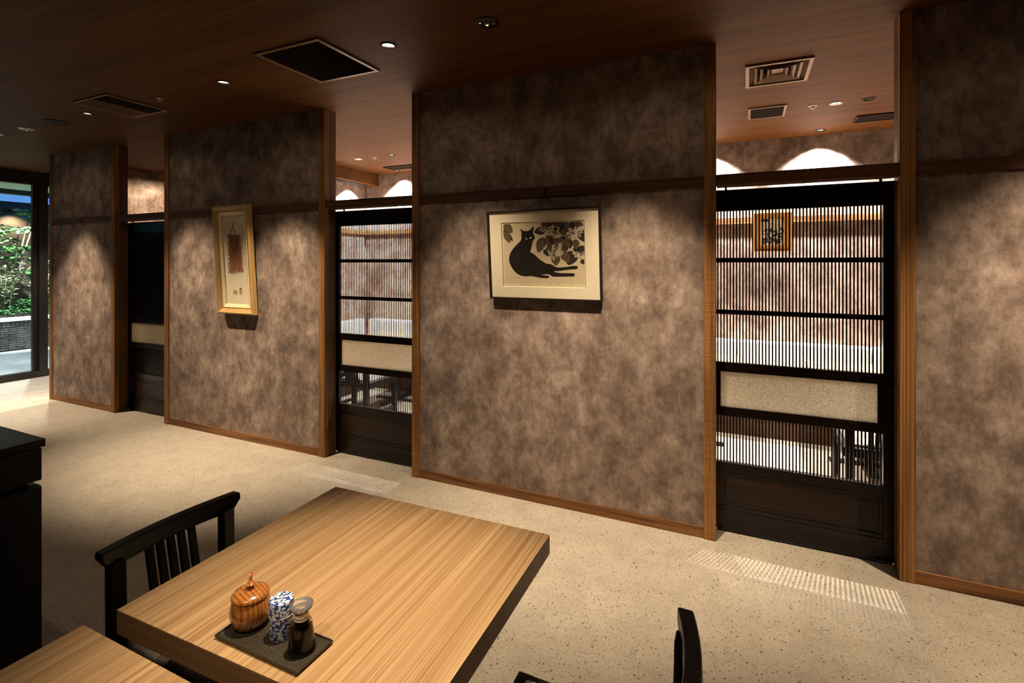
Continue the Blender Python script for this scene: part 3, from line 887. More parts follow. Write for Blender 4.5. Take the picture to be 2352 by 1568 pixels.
make_table(0.82, 4.58, 0, 0.76, 0.74, 'oak table at the right of the right room behind the lattice')
make_table(-3.55, 4.60, 0, 0.80, 0.70, 'oak table in the middle room behind the lattice door')

# benches in the private rooms
def bench(x0, x1, label):
    b = empty('bench', ((x0 + x1) / 2, BY, 0)); tag(b, label, 'bench', 'upholstered wall benches')
    L = (x1 - x0) / 2
    bx('base', 'bench_base', -L, L, -0.62, -0.02, 0, 0.36, b)
    n = max(2, round((x1 - x0) / 1.2))
    for k in range(n):
        a = -L + 2 * L * k / n; c = -L + 2 * L * (k + 1) / n
        MB().box(a + 0.003, c - 0.003, -0.66, -0.14, 0.36, 0.43).build('seat_cushion', 'cream_leather', b, bevel=0.015, seg=3)
        MB().box(a + 0.003, c - 0.003, -0.14, -0.01, 0.40, 0.765).build('back_cushion', 'cream_leather', b, bevel=0.02, seg=3)
bench(-1.18, RX1 - 0.02, 'cream upholstered bench along the back of the right room')
bench(-4.64, -1.32, 'cream upholstered bench along the back of the middle room')

sb = empty('bench', (-4.8, 4.2, 0), -PI / 2 + PI); tag(sb, 'cream upholstered bench along the side wall of the middle room', 'bench', 'upholstered wall benches')
bx('base', 'bench_base', -0.62, 0.68, -0.62 + 0.0, -0.02, 0, 0.36, sb)
MB().box(-0.62, 0.68, -0.66, -0.14, 0.36, 0.43).build('seat_cushion', 'cream_leather', sb, bevel=0.015, seg=3)
MB().box(-0.62, 1.19, -0.14, -0.01, 0.434, 0.765).build('back_cushion', 'cream_leather', sb, bevel=0.02, seg=3)

# ------------------------------------------------------------------ black service cabinet
cb = empty('service_cabinet', (-2.249, 0.941, 0)); tag(cb, 'black cabinet with flat top at the left edge of the photo', 'cabinet')
bx('top_slab', 'cabinet', -0.62, 0, -1.3, 0, 0.874, 0.90, cb, 0.001)
bx('recess_core', 'cabinet', -0.60, -0.035, -1.28, -0.035, 0.05, 0.874, cb)
bx('plinth', 'cabinet', -0.58, -0.03, -1.27, -0.03, 0, 0.06, cb)
bx('side_panel', 'cabinet', -0.61, -0.02, -0.035, -0.006, 0.05, 0.735, cb, 0.001)
bx('side_panel', 'cabinet', -0.61, -0.02, -0.035, -0.006, 0.757, 0.868, cb, 0.001)
for k in range(2):
    y1 = -0.008 - 0.645 * k
    bx('drawer', 'cabinet', -0.035, -0.006, y1 - 0.64, y1, 0.757, 0.868, cb, 0.001)
    bx('cabinet_door', 'cabinet', -0.035, -0.006, y1 - 0.64, y1, 0.06, 0.735, cb, 0.001)

# ------------------------------------------------------------------ condiments
TZ = 0.70
tr = empty('condiment_tray', (-0.932, 0.7845, TZ)); tag(tr, 'dark speckled rectangular tray on the oak table', 'tray')
def tray_mesh():
    mb = MB(); L, D = 0.123, 0.049
    rings = [(0.90, 0.0), (1.0, 0.004), (1.0, 0.009), (0.965, 0.0105), (0.93, 0.0055), (0.0, 0.0055)]
    for s, z in rings[:5]:
        l, d = L - (1 - s) * 0.06, D - (1 - s) * 0.06
        mb.v += [(-l, -d, z), (l, -d, z), (l, d, z), (-l, d, z)]
    for i in range(4):
        for k in range(4):
            k2 = (k + 1) % 4
            mb.f.append((i * 4 + k, i * 4 + k2, i * 4 + 4 + k2, i * 4 + 4 + k))
    mb.f.append((3, 2, 1, 0)); mb.f.append((16, 17, 18, 19))
    return mb
tray_mesh().build('tray_body', 'tray', tr, bevel=0.0012)
TT = TZ + 0.0058

pot = empty('wooden_pot', (-1.0173, 0.795, TT)); tag(pot, 'turned wooden lidded pot with red striped spoon on the tray', 'pot')
smooth_angle(MB().lathe([(0.0214, 0), (0.0289, 0.001), (0.0364, 0.010), (0.0423, 0.028), (0.0423, 0.042), (0.0396, 0.056), (0.0369, 0.064), (0.0353, 0.064), (0.0342, 0.05)], 48, cap1=False).build('body', 'pot', pot, True))
lid = smooth_angle(MB().lathe([(0.0348, 0.0645), (0.0391, 0.0655), (0.0394, 0.069), (0.0364, 0.0735), (0.0268, 0.0775), (0.0128, 0.080), (0.0043, 0.0805)], 48).build('lid', 'pot', pot, True))
smooth_angle(MB().lathe([(0.0059, 0.079), (0.0048, 0.084), (0.0086, 0.0885), (0.0098, 0.0915), (0.0075, 0.0935), (0.0011, 0.094)], 28).build('knob', 'pot', lid, True))
sp_pts = [(-0.029, 0.020, 0.060), (-0.028, 0.021, 0.075), (-0.0265, 0.0215, 0.088), (-0.025, 0.022, 0.096)]
spn = MB().tube(sp_pts, 0.0032, 10, 0.0036).build('spoon_handle', 'red', pot, True)
for dx in (-0.0016, 0.0016):
    MB().tube([(p[0] + dx, p[1] - 0.0026, p[2]) for p in sp_pts], 0.0009, 6).build('white_stripe', 'white_stripe', spn, True)

def uv_cyl(o, r):
    me = o.data
    uv = me.uv_layers.new(name='UVMap')
    for p in me.polygons:
        up = abs(p.normal.z) > 0.7
        angs = []
        for li in p.loop_indices:
            v = me.vertices[me.loops[li].vertex_index].co
            a = math.atan2(v.y, v.x)
            angs.append((li, a, v))
        base = angs[0][1]
        for li, a, v in angs:
            while a - base > PI: a -= 2 * PI
            while a - base < -PI: a += 2 * PI
            uv.data[li].uv = (v.x, v.y) if up else (a * r, v.z)
can = empty('tea_tin', (-0.9255, 0.800, TT)); tag(can, 'blue and white floral seasoning tin on the tray', 'tin')
o = MB().lathe([(0.0235, 0), (0.0245, 0.0015), (0.0245, 0.048)], 48).build('tin_body', 'floral', can); uv_cyl(o, 0.0245); smooth_angle(o)
smooth_angle(MB().lathe([(0.0243, 0.048), (0.0258, 0.0485), (0.0258, 0.0497), (0.0243, 0.050)], 48, cap0=False, cap1=False).build('white_seam', 'tin_white', can, True))
o = MB().lathe([(0.0252, 0.0495), (0.0252, 0.0785), (0.0245, 0.080)], 48).build('tin_lid', 'floral', can); uv_cyl(o, 0.0252); smooth_angle(o)

bo = empty('soy_sauce_bottle', (-0.853, 0.7885, TT)); tag(bo, 'clear glass soy sauce bottle with glass stopper on the tray', 'bottle')
smooth_angle(MB().lathe([(0.0, 0.0), (0.027, 0.0), (0.0285, 0.004), (0.0275, 0.010), (0.024, 0.035), (0.021, 0.055), (0.0185, 0.062), (0.0150, 0.066), (0.0140, 0.078), (0.0150, 0.080),
          (0.0125, 0.080), (0.0120, 0.068), (0.0155, 0.062), (0.0185, 0.054), (0.0222, 0.033), (0.0252, 0.010), (0.0, 0.009)], 44, cap0=False, cap1=False).build('glass_body', 'glass', bo, True))
smooth_angle(MB().lathe([(0.0, 0.0088), (0.0257, 0.0092), (0.0226, 0.033), (0.0189, 0.0535), (0.0178, 0.0565), (0.0, 0.0565)], 40, cap0=False, cap1=False).build('soy_sauce', 'soy', bo, True))
smooth_angle(MB().lathe([(0.0, 0.069), (0.0113, 0.069), (0.0118, 0.080), (0.0165, 0.0825), (0.0225, 0.090), (0.0235, 0.095), (0.021, 0.0965), (0.013, 0.0965), (0.0, 0.0955)], 36, cap0=False, cap1=False).build('stopper', 'stopper_glass', bo, True))

MB().lathe([(0.0154, 0.0662), (0.0146, 0.070), (0.0146, 0.0785), (0.0154, 0.0805)], 32, cap0=False, cap1=False).build('ground_neck', 'ground_glass', bo, True)

# ------------------------------------------------------------------ framed cat print (leans out at the top)
def lean_frame(name, xc, ybot, zbot, W, Hh, lean, label, cat):
    e = empty(name, (xc, ybot, zbot))
    e.rotation_euler = (math.atan2(lean, Hh), 0, 0)
    tag(e, label, cat)
    return e
def flat(mb_pts_list, y, name, mat, parent, t=0.0003):
    mb = MB()
    for pts in mb_pts_list:
        if isinstance(pts[0], tuple) and len(pts) < 3:
            continue
        mb.poly([(p[0], y, p[1]) for p in pts])
    me = mb.mesh(name, mat)
    bm = bmesh.new(); bm.from_mesh(me)
    bmesh.ops.recalc_face_normals(bm, faces=bm.faces)
    r = bmesh.ops.extrude_face_region(bm, geom=bm.faces[:])
    vs = [g for g in r['geom'] if isinstance(g, bmesh.types.BMVert)]
    bmesh.ops.translate(bm, verts=vs, vec=(0, -t, 0))
    bmesh.ops.triangulate(bm, faces=[f for f in bm.faces if len(f.verts) > 4])
    bmesh.ops.recalc_face_normals(bm, faces=bm.faces)
    bm.to_mesh(me); bm.free()
    return link(name, me, parent)
FW, FH = 0.750, 0.567
cf = lean_frame('framed_cat_print', -1.1545, 2.985, 1.288, FW, FH, 0.05, 'black framed woodblock print of a black cat among leaves', 'framed print')
fb, fd = 0.0115, 0.022
for a, b, c, d_ in ((-FW / 2, FW / 2, 0, fb), (-FW / 2, FW / 2, FH - fb, FH), (-FW / 2, -FW / 2 + fb, fb, FH - fb), (FW / 2 - fb, FW / 2, fb, FH - fb)):
    bx('frame_bar', 'black_frame', a, b, -fd, 0, c, d_, cf, 0.002)
bx('backing', 'black_frame', -FW / 2 + fb, FW / 2 - fb, -0.006, -0.001, fb, FH - fb, cf)
# mat board with window
iw0, iw1, iz0, iz1 = -FW / 2 + fb, FW / 2 - fb, fb, FH - fb
wx0, wx1, wz0, wz1 = iw0 + 0.084, iw1 - 0.090, iz0 + 0.068, iz1 - 0.066
mbm = MB()
for a, b, c, d_ in ((iw0, iw1, iz0, wz0), (iw0, iw1, wz1, iz1), (iw0, wx0, wz0, wz1), (wx1, iw1, wz0, wz1)):
    mbm.box(a, b, -0.0125, -0.0095, c, d_)
mb_o = mbm.build('mat_board', 'mat_board', cf)
bev = MB()
e = 0.0035
o4 = [(wx0, -0.0126, wz0), (wx1, -0.0126, wz0), (wx1, -0.0126, wz1), (wx0, -0.0126, wz1)]
i4 = [(wx0 + e, -0.0095, wz0 + e), (wx1 - e, -0.0095, wz0 + e), (wx1 - e, -0.0095, wz1 - e), (wx0 + e, -0.0095, wz1 - e)]
for k in range(4):
    bev.poly([o4[k], o4[(k + 1) % 4], i4[(k + 1) % 4], i4[k]])
bev.build('mat_bevel', 'mat_bevel', mb_o)
sheet = bx('print_sheet', 'paper_margin', wx0 - 0.01, wx1 + 0.01, -0.0085, -0.006, wz0 - 0.01, wz1 + 0.01, cf)
px0, px1, pz0, pz1 = wx0 + 0.016, wx1 - 0.008, wz0 + 0.026, wz1 - 0.008
flat([[(px0, pz0), (px1, pz0), (px1, pz1), (px0, pz1)]], -0.0085, 'printed_ground', 'paper', sheet)
def PN(x, y):          # drawing units of the print -> position on the sheet
    l = 50 + (y - 70) * 50 / 1375; r = 1905 + (y - 10) * 35 / 1440
    u = (x - l) / (r - l)
    top = 70 - 60 * (x - 50) / 1855
    v = (1447 - y) / (1447 - top)
    return (px0 + u * (px1 - px0), pz0 + v * (pz1 - pz0))
def catmull(pts, n=5):
    out = []; m = len(pts)
    for i in range(m):
        p0, p1, p2, p3 = (Vector(pts[(i + k - 1) % m]) for k in range(4))
        for k in range(n):
            t = k / n
            out.append(tuple(0.5 * ((2 * p1) + (-p0 + p2) * t + (2 * p0 - 5 * p1 + 4 * p2 - p3) * t * t + (-p0 + 3 * p1 - 3 * p2 + p3) * t ** 3)))
    return out
cat = [(462, 183), (520, 215), (570, 232), (630, 230), (690, 215), (740, 160), (775, 132), (788, 165), (775, 240), (772, 290), (805, 340), (815, 390), (795, 430), (765, 460),
       (745, 560), (715, 680), (708, 725), (770, 755), (850, 820), (920, 890), (1000, 940), (1060, 975), (1090, 992), (1160, 995), (1220, 1020), (1290, 1060), (1350, 1075), (1500, 1065), (1650, 1040), (1750, 1035),
       (1785, 1055), (1785, 1085), (1750, 1108), (1600, 1120), (1450, 1145), (1330, 1160), (1255, 1162), (1290, 1185), (1400, 1205), (1550, 1205), (1680, 1208), (1722, 1235), (1700, 1275), (1600, 1282), (1400, 1288),
       (1250, 1290), (1190, 1268), (1140, 1240), (1080, 1236), (1000, 1246), (970, 1252), (1010, 1262), (1110, 1268), (1150, 1298), (1110, 1325), (980, 1325), (880, 1312), (780, 1292), (700, 1285), (640, 1292), (540, 1290),
       (440, 1262), (350, 1205), (270, 1110), (210, 1000), (192, 900), (205, 800), (250, 700), (330, 600), (420, 515), (480, 450), (492, 400), (490, 340), (500, 290), (482, 235)]
flat([[PN(*p) for p in catmull(cat, 3)]], -0.0089, 'cat_figure', 'ink', sheet)
flat([[PN(*p) for p in q] for q in ([(576, 393), (600, 396), (632, 412), (643, 432), (620, 430), (596, 414)], [(676, 410), (690, 388), (720, 374), (752, 378), (740, 396), (708, 404)])], -0.0093, 'cat_eyes', 'eye', sheet)
def leaf(bx_, by_, tx, ty, wd, skew=0.78, n=12):
    b, t = Vector((bx_, by_)), Vector((tx, ty)); d = t - b; nrm = Vector((-d.y, d.x)).normalized()
    L, R_ = [], []
    for k in range(n + 1):
        s = k / n
        wv = wd * (math.sin(PI * s ** skew) ** 0.75 if 0 < s < 1 else 0)
        L.append(tuple(b + d * s + nrm * wv)); R_.append(tuple(b + d * s - nrm * wv))
    q = L + R_[-2:0:-1]
    out = []
    for x, y in q:
        x = max(52, min(1928, x)); y = max(70 - 60 * (x - 50) / 1855 + 2, y)
        out.append(PN(x, y))
    return out
dark_l = [(1000, 120, 1240, 60, 55), (1060, 200, 795, 262, 95), (1250, 200, 1350, 160, 40), (1380, 180, 1560, 60, 100), (1590, 60, 1800, 170, 90), (1400, 370, 1500, 480, 80), (1850, 200, 1925, 480, 110), (1625, 420, 1620, 640, 55),
          (1210, 740, 1000, 700, 90), (1180, 800, 1160, 690, 60), (1680, 690, 1580, 1020, 150), (1900, 560, 1880, 780, 120), (1880, 880, 1930, 1000, 60), (1680, 640, 1840, 660, 60), (1460, 160, 1420, 330, 80), (1330, 480, 1220, 560, 90)]
mid_l = [(960, 40, 1120, 110, 70), (1230, 30, 1440, 90, 75), (1700, 30, 1910, 100, 70), (1540, 10, 1560, 300, 60), (1400, 200, 1540, 330, 85), (1010, 380, 885, 735, 108), (1110, 330, 1190, 620, 105), (1200, 330, 1300, 640, 90),
         (1400, 380, 1370, 520, 80), (1550, 420, 1500, 690, 95), (1740, 420, 1760, 650, 78), (1290, 760, 1300, 1035, 105), (1440, 720, 1600, 950, 95), (1480, 560, 1520, 720, 90), (1120, 570, 1180, 690, 70), (1560, 300, 1610, 480, 70)]
flat([leaf(*q) for q in dark_l], -0.0087, 'dark_leaves', 'ink_dark', sheet)
flat([leaf(*q) for q in mid_l], -0.0090, 'grained_leaves', 'ink_mid', sheet)
flat([leaf(55, 210, 290, 470, 60), leaf(52, 230, 120, 420, 50)], -0.0087, 'corner_leaf_shadow', 'ink_dark', sheet)
flat([leaf(70, 80, 280, 275, 100), leaf(90, 240, 215, 515, 78)], -0.0090, 'corner_leaves', 'ink_olive', sheet)
rp = random.Random(3)
clusters = [((960, 190), 6), ((1040, 240), 5), ((1150, 270), 9), ((1190, 180), 6), ((1270, 360), 6), ((1370, 310), 7), ((1560, 290), 5), ((1620, 370), 6), ((1740, 370), 7), ((1820, 320), 5), ((1740, 170), 6), ((1870, 240), 6), ((1620, 200), 4),
            ((1150, 720), 7), ((1190, 780), 5), ((1240, 580), 6), ((1400, 545), 6), ((1390, 680), 6), ((1430, 740), 6), ((1330, 790), 7), ((1240, 850), 5), ((1710, 740), 6), ((1750, 800), 7), ((1840, 840), 7)]
petals, hearts = [], []
for (cx_, cy_), k in clusters:
    for q in range(k):
        a = 2 * PI * q / k + rp.random(); rr = 14 + 26 * rp.random()
        x, y = cx_ + rr * math.cos(a), min(cy_ + rr * math.sin(a), 1100)
        r = 13 + 8 * rp.random()
        petals.append([PN(x + r * math.cos(t * PI / 5), y + r * math.sin(t * PI / 5)) for t in range(10)])
    for q in range(2):
        x, y = cx_ + rp.uniform(-18, 18), cy_ + rp.uniform(-18, 18)
        hearts.append([PN(x + 7 * math.cos(t * PI / 4), y + 7 * math.sin(t * PI / 4)) for t in range(8)])
lav = []
for cx_, cy_, r in ((1045, 150, 34), (1110, 185, 34), (1270, 260, 55), (1310, 290, 36), (1650, 250, 52), (1690, 290, 40), (1720, 190, 24), (1800, 260, 26), (1270, 690, 46), (1250, 750, 38), (1330, 610, 38), (1300, 650, 30), (1770, 730, 30), (1900, 740, 40), (1860, 770, 36)):
    lav.append([PN(min(1930, cx_ + (r * (0.8 + 0.35 * rp.random())) * math.cos(t * PI / 8)), cy_ + (r * (0.8 + 0.35 * rp.random())) * math.sin(t * PI / 8)) for t in range(16)])
flat(lav, -0.0094, 'lavender_florets', 'lavender', sheet)
for layer in range(2):
    flat(petals[layer::2], -0.0097 - 0.0002 * layer, 'cream_petals', 'petal', sheet)
flat(hearts, -0.0102, 'flower_centres', 'ink_dark', sheet)
sig = []
for x, y in ((225, 1330), (240, 1322), (258, 1345), (275, 1328), (292, 1352), (300, 1328), (318, 1332), (345, 1330), (362, 1320), (385, 1332), (402, 1322), (425, 1330), (440, 1322)):
    sig.append([PN(x, y), PN(x + 12, y - 8), PN(x + 15, y - 2), PN(x + 3, y + 6)])
flat(sig, -0.0088, 'signature', 'red_ink', sheet)
cap = []
for x, wd in ((560, 34), (655, 26), (862, 26), (965, 20), (1150, 60), (1345, 56)):
    for k in range(3):
        cap.append([PN(x + wd * k / 3, 1482), PN(x + wd * (k + 0.6) / 3, 1482), PN(x + wd * (k + 0.7) / 3, 1470 + 4 * (k % 2)), PN(x + wd * k / 3 + 2, 1470)])
flat(cap, -0.0087, 'pencil_caption', 'ink_mid', sheet)
bx('picture_glass', 'picture_glass', iw0, iw1, -0.0155, -0.0145, iz0, iz1, cf)
hook = empty('picture_hook', (-1.152, 2.972, 1.963)); tag(hook, 'black metal hook on the picture rail holding the cat print', 'hook')
bx('hook_plate', 'black', -0.008, 0.008, 0.008, 0.016, -0.03, 0.034, hook, 0.002)
bx('hook_lip', 'black', -0.008, 0.008, -0.012, 0.008, -0.034, -0.022, hook, 0.002)
bx('hook_nose', 'black', -0.008, 0.008, -0.014, -0.008, -0.034, -0.008, hook, 0.002)
for s in (-1, 1):
    MB().tube([(0.0025, 0.038, 0.634), (s * 0.12, -0.006, FH - 0.006)], 0.0016, 6).build('hanging_cord', 'cord', cf)

# ------------------------------------------------------------------ gilt framed picture of dried peppers
GW, GH = 0.452, 0.925
gf = lean_frame('framed_pepper_picture', -3.955, 2.985, 1.082, GW, GH, 0.06, 'tall gilt wood frame with a picture of a hanging dried pepper bundle', 'framed picture')
gb = 0.052; gd = 0.045
def mitred(w0, h0, w1, h1, z_off, yf, yb, mat, name, parent, cap_outer=True):
    O = [(-w0, z_off[0]), (w0, z_off[0]), (w0, z_off[1]), (-w0, z_off[1])]
    I = [(-w1, h1[0]), (w1, h1[0]), (w1, h1[1]), (-w1, h1[1])]
    for k in range(4):
        k2 = (k + 1) % 4
        (ax, az), (bx2, bz), (cx2, cz), (dx, dz) = O[k], O[k2], I[k2], I[k]
        m = MB()
        mid = lambda p, q, t: (p[0] + (q[0] - p[0]) * t, p[1] + (q[1] - p[1]) * t)
        A, B, Cc, D = O[k], O[k2], I[k2], I[k]
        A1, B1 = mid(A, D, 0.28), mid(B, Cc, 0.28)
        v = [(A[0], 0, A[1]), (B[0], 0, B[1]), (B[0], yf * 0.75, B[1]), (A[0], yf * 0.75, A[1]), (A1[0], yf, A1[1]), (B1[0], yf, B1[1]), (Cc[0], yb, Cc[1]), (D[0], yb, D[1]), (Cc[0], 0, Cc[1]), (D[0], 0, D[1])]
        m.v = v
        m.f = [(0, 1, 2, 3), (3, 2, 5, 4), (4, 5, 6, 7), (7, 6, 8, 9), (9, 8, 1, 0), (0, 3, 4, 7, 9), (1, 8, 6, 5, 2)]
        o = m.build(name, mat, parent)
        bm = bmesh.new(); bm.from_mesh(o.data); bmesh.ops.recalc_face_normals(bm, faces=bm.faces); bm.to_mesh(o.data); bm.free()
mitred(GW / 2, 0, GW / 2 - 0.048, (0.048, GH - 0.048), (0, GH), -gd, -0.028, 'gold', 'frame_bar', gf)
mitred(GW / 2 - 0.048, 0, GW / 2 - 0.085, (0.085, GH - 0.085), (0.048, GH - 0.048), -0.026, -0.016, 'gold_in', 'liner_bar', gf)
bx('backing', 'black_frame', -GW / 2 + 0.02, GW / 2 - 0.02, -0.004, 0.0, 0.02, GH - 0.02, gf)
pw0, pw1, ph0, ph1 = -GW / 2 + 0.083, GW / 2 - 0.083, 0.083, GH - 0.083
pic = bx('picture_sheet', 'picture_paper', pw0, pw1, -0.010, -0.005, ph0, ph1, gf)
pwid, phei = pw1 - pw0, ph1 - ph0
def PP(u, v): return (pw0 + u * pwid, ph0 + v * phei)
rq = random.Random(11)
pep = []
for k in range(620):
    v = 0.36 + 0.425 * rq.random()
    half = 0.235 + 0.06 * (0.785 - v) / 0.42
    u = 0.50 + rq.uniform(-half, half)
    side = (u - 0.5) / half
    ang = -PI / 2 + side * 1.5 + rq.uniform(-0.9, 0.9)
    L = rq.uniform(0.014, 0.026); wd = rq.uniform(0.0022, 0.0042)
    x, z = PP(u, v); dx, dz = math.cos(ang) * L, math.sin(ang) * L
    pep.append([(x - dz / L * wd, z + dx / L * wd), (x + dx * 0.5 - dz / L * wd, z + dz * 0.5 + dx / L * wd), (x + dx, z + dz), (x + dx * 0.5 + dz / L * wd, z + dz * 0.5 - dx / L * wd), (x + dz / L * wd, z - dx / L * wd)])
body_p = []
for k in range(13):
    t = k / 12
    body_p.append(PP(0.5 - 0.20 - 0.055 * t, 0.775 - 0.40 * t))
for k in range(13):
    t = 1 - k / 12
    body_p.append(PP(0.5 + 0.20 + 0.055 * t, 0.775 - 0.40 * t))
flat([body_p], -0.010, 'bundle_body', 'pepper', pic)
for j in range(3):
    flat(pep[j::3], -0.0104 - 0.0003 * j, 'pepper_strokes', 'pepper', pic, 0.00025)
stems = []
def stroke(p, q, wd):
    p, q = Vector(PP(*p)), Vector(PP(*q)); d = (q - p).normalized(); n = Vector((-d.y, d.x)) * wd
    return [tuple(p + n), tuple(q + n), tuple(q - n), tuple(p - n)]
stems = [stroke((0.36, 0.78), (0.47, 0.885), 0.003), (stroke((0.58, 0.78), (0.47, 0.885), 0.003)), stroke((0.46, 0.88), (0.60, 0.925), 0.0016), stroke((0.47, 0.88), (0.44, 0.945), 0.001), stroke((0.40, 0.36), (0.40, 0.77), 0.0016), stroke((0.62, 0.37), (0.58, 0.77), 0.0016)]
flat(stems, -0.0116, 'straw_ties', 'straw', pic)
def blob(cu, cv, ru, rv, n=18): return [PP(cu + ru * math.cos(2 * PI * k / n), cv + rv * math.sin(2 * PI * k / n)) for k in range(n)]
flat([blob(0.42, 0.135, 0.105, 0.027), blob(0.66, 0.145, 0.065, 0.042)], -0.010, 'small_fruit', 'tan_ink', pic)
flat([blob(0.66, 0.178, 0.045, 0.009)], -0.0104, 'fruit_cap', 'red_ink', pic)
flat([[PP(0.075, 0.88 - 0.017 * k), PP(0.092, 0.88 - 0.017 * k), PP(0.092, 0.871 - 0.017 * k), PP(0.075, 0.871 - 0.017 * k)] for k in range(22)] + [[PP(0.17, 0.16 - 0.012 * k), PP(0.18, 0.16 - 0.012 * k), PP(0.18, 0.154 - 0.012 * k), PP(0.17, 0.154 - 0.012 * k)] for k in range(5)], -0.010, 'tiny_caption_marks', 'straw', pic)
bx('picture_glass', 'picture_glass', pw0, pw1, -0.0135, -0.0128, ph0, ph1, gf)

# ------------------------------------------------------------------ picture in the right room
rf = lean_frame('framed_small_print', 0.215, BY - 0.035, 1.63, 0.325, 0.375, 0.05, 'amber wood framed dark violet print on the wall of the right room', 'framed print')
for a, b, c, d_ in ((-0.1625, 0.1625, 0, 0.012), (-0.1625, 0.1625, 0.363, 0.375), (-0.1625, -0.1505, 0.012, 0.363), (0.1505, 0.1625, 0.012, 0.363)):
    bx('frame_bar', 'amber_frame', a, b, -0.032, 0, c, d_, rf, 0.002)
am = bx('amber_mat', 'amber_frame', -0.151, 0.151, -0.02, -0.004, 0.012, 0.363, rf)
art = bx('print_sheet', 'picture_paper', -0.098, 0.098, -0.022, -0.02, 0.062, 0.312, rf)
ar = random.Random(5)
ink = []
for k in range(5): ink.append([(-0.098, 0.285 - 0.02 * k), (0.098, 0.25 - 0.02 * k), (0.098, 0.246 - 0.02 * k), (-0.098, 0.281 - 0.02 * k)])
for k in range(120):
    x, z = ar.uniform(-0.09, 0.08), ar.uniform(0.066, 0.215); s = ar.uniform(0.006, 0.020)
    ink.append([(x, z), (x + s, z + s * ar.uniform(-0.6, 0.6)), (x + s * 0.8, z + s), (x - s * 0.3, z + s * 0.9)])
ink.append([(-0.098, 0.312), (-0.02, 0.312), (-0.03, 0.285), (-0.098, 0.29)])
for k in range(6): ink.append([(0.01 + 0.016 * k, 0.312), (0.015 + 0.016 * k, 0.312), (0.012 + 0.016 * k, 0.255)])
for j in range(4): flat(ink[j::4], -0.022 - 0.0002 * j, 'ink_shapes', 'violet_ink', art, 0.0001)

# small hook on leftmost panel rail
hk = empty('rail_hook', (-6.42, 2.986, 1.965)); tag(hk, 'small black hook on the picture rail of the narrow left panel', 'hook')
bx('hook_plate', 'black', -0.012, 0.012, -0.003, 0.002, -0.02, 0.03, hk, 0.001)
bx('hook_lip', 'black', -0.04, 0.012, -0.014, -0.003, -0.026, -0.018, hk, 0.001)

# ------------------------------------------------------------------ garden front: glazing
GX = RX0
win = bx('window_1', 'frame_dark', GX - 0.04, GX + 0.06, FRONT, BY, 2.545, CEIL)
struct(win, 'dark bronze framed glazed front facing the garden', 'window')
bx('sill_bar', 'frame_dark', GX - 0.04, GX + 0.06, FRONT, BY, 0, 0.085, win)
for y0, y1 in ((3.51, 3.60), (2.20, 2.27), (0.9, 0.97), (-0.4, -0.33), (-1.7, -1.63), (4.75, 4.82)):
    bx('mullion', 'frame_dark', GX - 0.04, GX + 0.06, y0, y1, 0.085, 2.545, win)
bx('door_stile', 'frame_dark', GX - 0.055, GX - 0.005, 3.465, 3.51, 0.085, 2.545, win)
for y0, y1 in ((-2.6, -1.7), (-1.63, -0.4), (-0.33, 0.9), (0.97, 2.2), (2.27, 3.465), (3.60, 4.75), (4.82, BY)):
    bx('pane', 'pane', GX - 0.012, GX - 0.004, y0, y1, 0.085, 2.545, win)

# ------------------------------------------------------------------ garden outside
struct(bx('ground_paving', 'paving', -16, GX - 0.05, -16, 12, -0.12, -0.02), 'pale stone paving outside the garden window', 'paving')
struct(bx('wall_garden', 'dark_wall', -13.6, -13.4, -16, 12, -0.02, 2.70), 'dark brown wall behind the garden planting', 'wall')
struct(bx('eaves_soffit', 'soffit', -11.3, GX - 0.05, -16, 12, 2.76, 2.86), 'pale soffit of the eaves outside the window', 'soffit')
struct(bx('trim_eaves_beam', 'frame_dark', -11.42, -11.3, -16, 12, 2.68, 2.86), 'dark beam along the outer edge of the eaves', 'beam')
struct(bx('trim_fascia', 'frame_dark', -13.38, -13.25, -16, 12, 2.58, 2.73), 'dark capping beam on top of the garden wall', 'beam')
for k, y in enumerate((3.4, 5.4)):
    g = MB().hexa([(-13.4, y, 2.72), (-11.3, y - 0.9, 2.72), (-11.3, y - 0.85, 2.72), (-13.4, y + 0.05, 2.72), (-13.4, y, 2.82), (-11.3, y - 0.9, 2.82), (-11.3, y - 0.85, 2.82), (-13.4, y + 0.05, 2.82)]).build('trim_rafter_%d' % (k + 1), 'frame_dark')
    struct(g, ['slanting dark rafter above the garden tree', 'slanting dark rafter further along the garden'][k], 'rafter')
pl = bx('brick_planter', 'mortar', -13.3, -11.66, -15, 11, -0.02, 0.47)
tag(pl, 'low dark brick planter wall in the garden', 'planter')
cop = bx('coping', 'coping', -13.3, -11.60, -15, 11, 0.50, 0.56, pl)
bx('soil', 'soil', -13.3, -11.75, -15, 11, 0.56, 0.60, pl)
soldier = MB().box(0, 0.03, 0.004, 0.056, 0, 0.095).mesh('brick', 'brick')
brick_me = MB().box(0, 0.03, 0.004, 0.206, 0.003, 0.037).mesh('brick', 'brick')
y = 3.4
k = 0
rb = MB()
for r in range(10):
    z0 = 0.0 + r * 0.0395
    yy = -3 + (0.105 if r % 2 else 0)
    while yy < 7.8:
        dx = random.uniform(0, 0.012)
        rb.box(-11.66, -11.632 + dx, yy + 0.004, yy + 0.206, z0 + 0.004, z0 + 0.036)
        yy += 0.21
yy = -3
while yy < 7.9:
    rb.box(-11.66, -11.63 + random.uniform(0, 0.008), yy + 0.004, yy + 0.056, 0.402, 0.498)
    yy += 0.06
o = rb.build('bricks', 'brick', pl); o['kind'] = 'stuff'

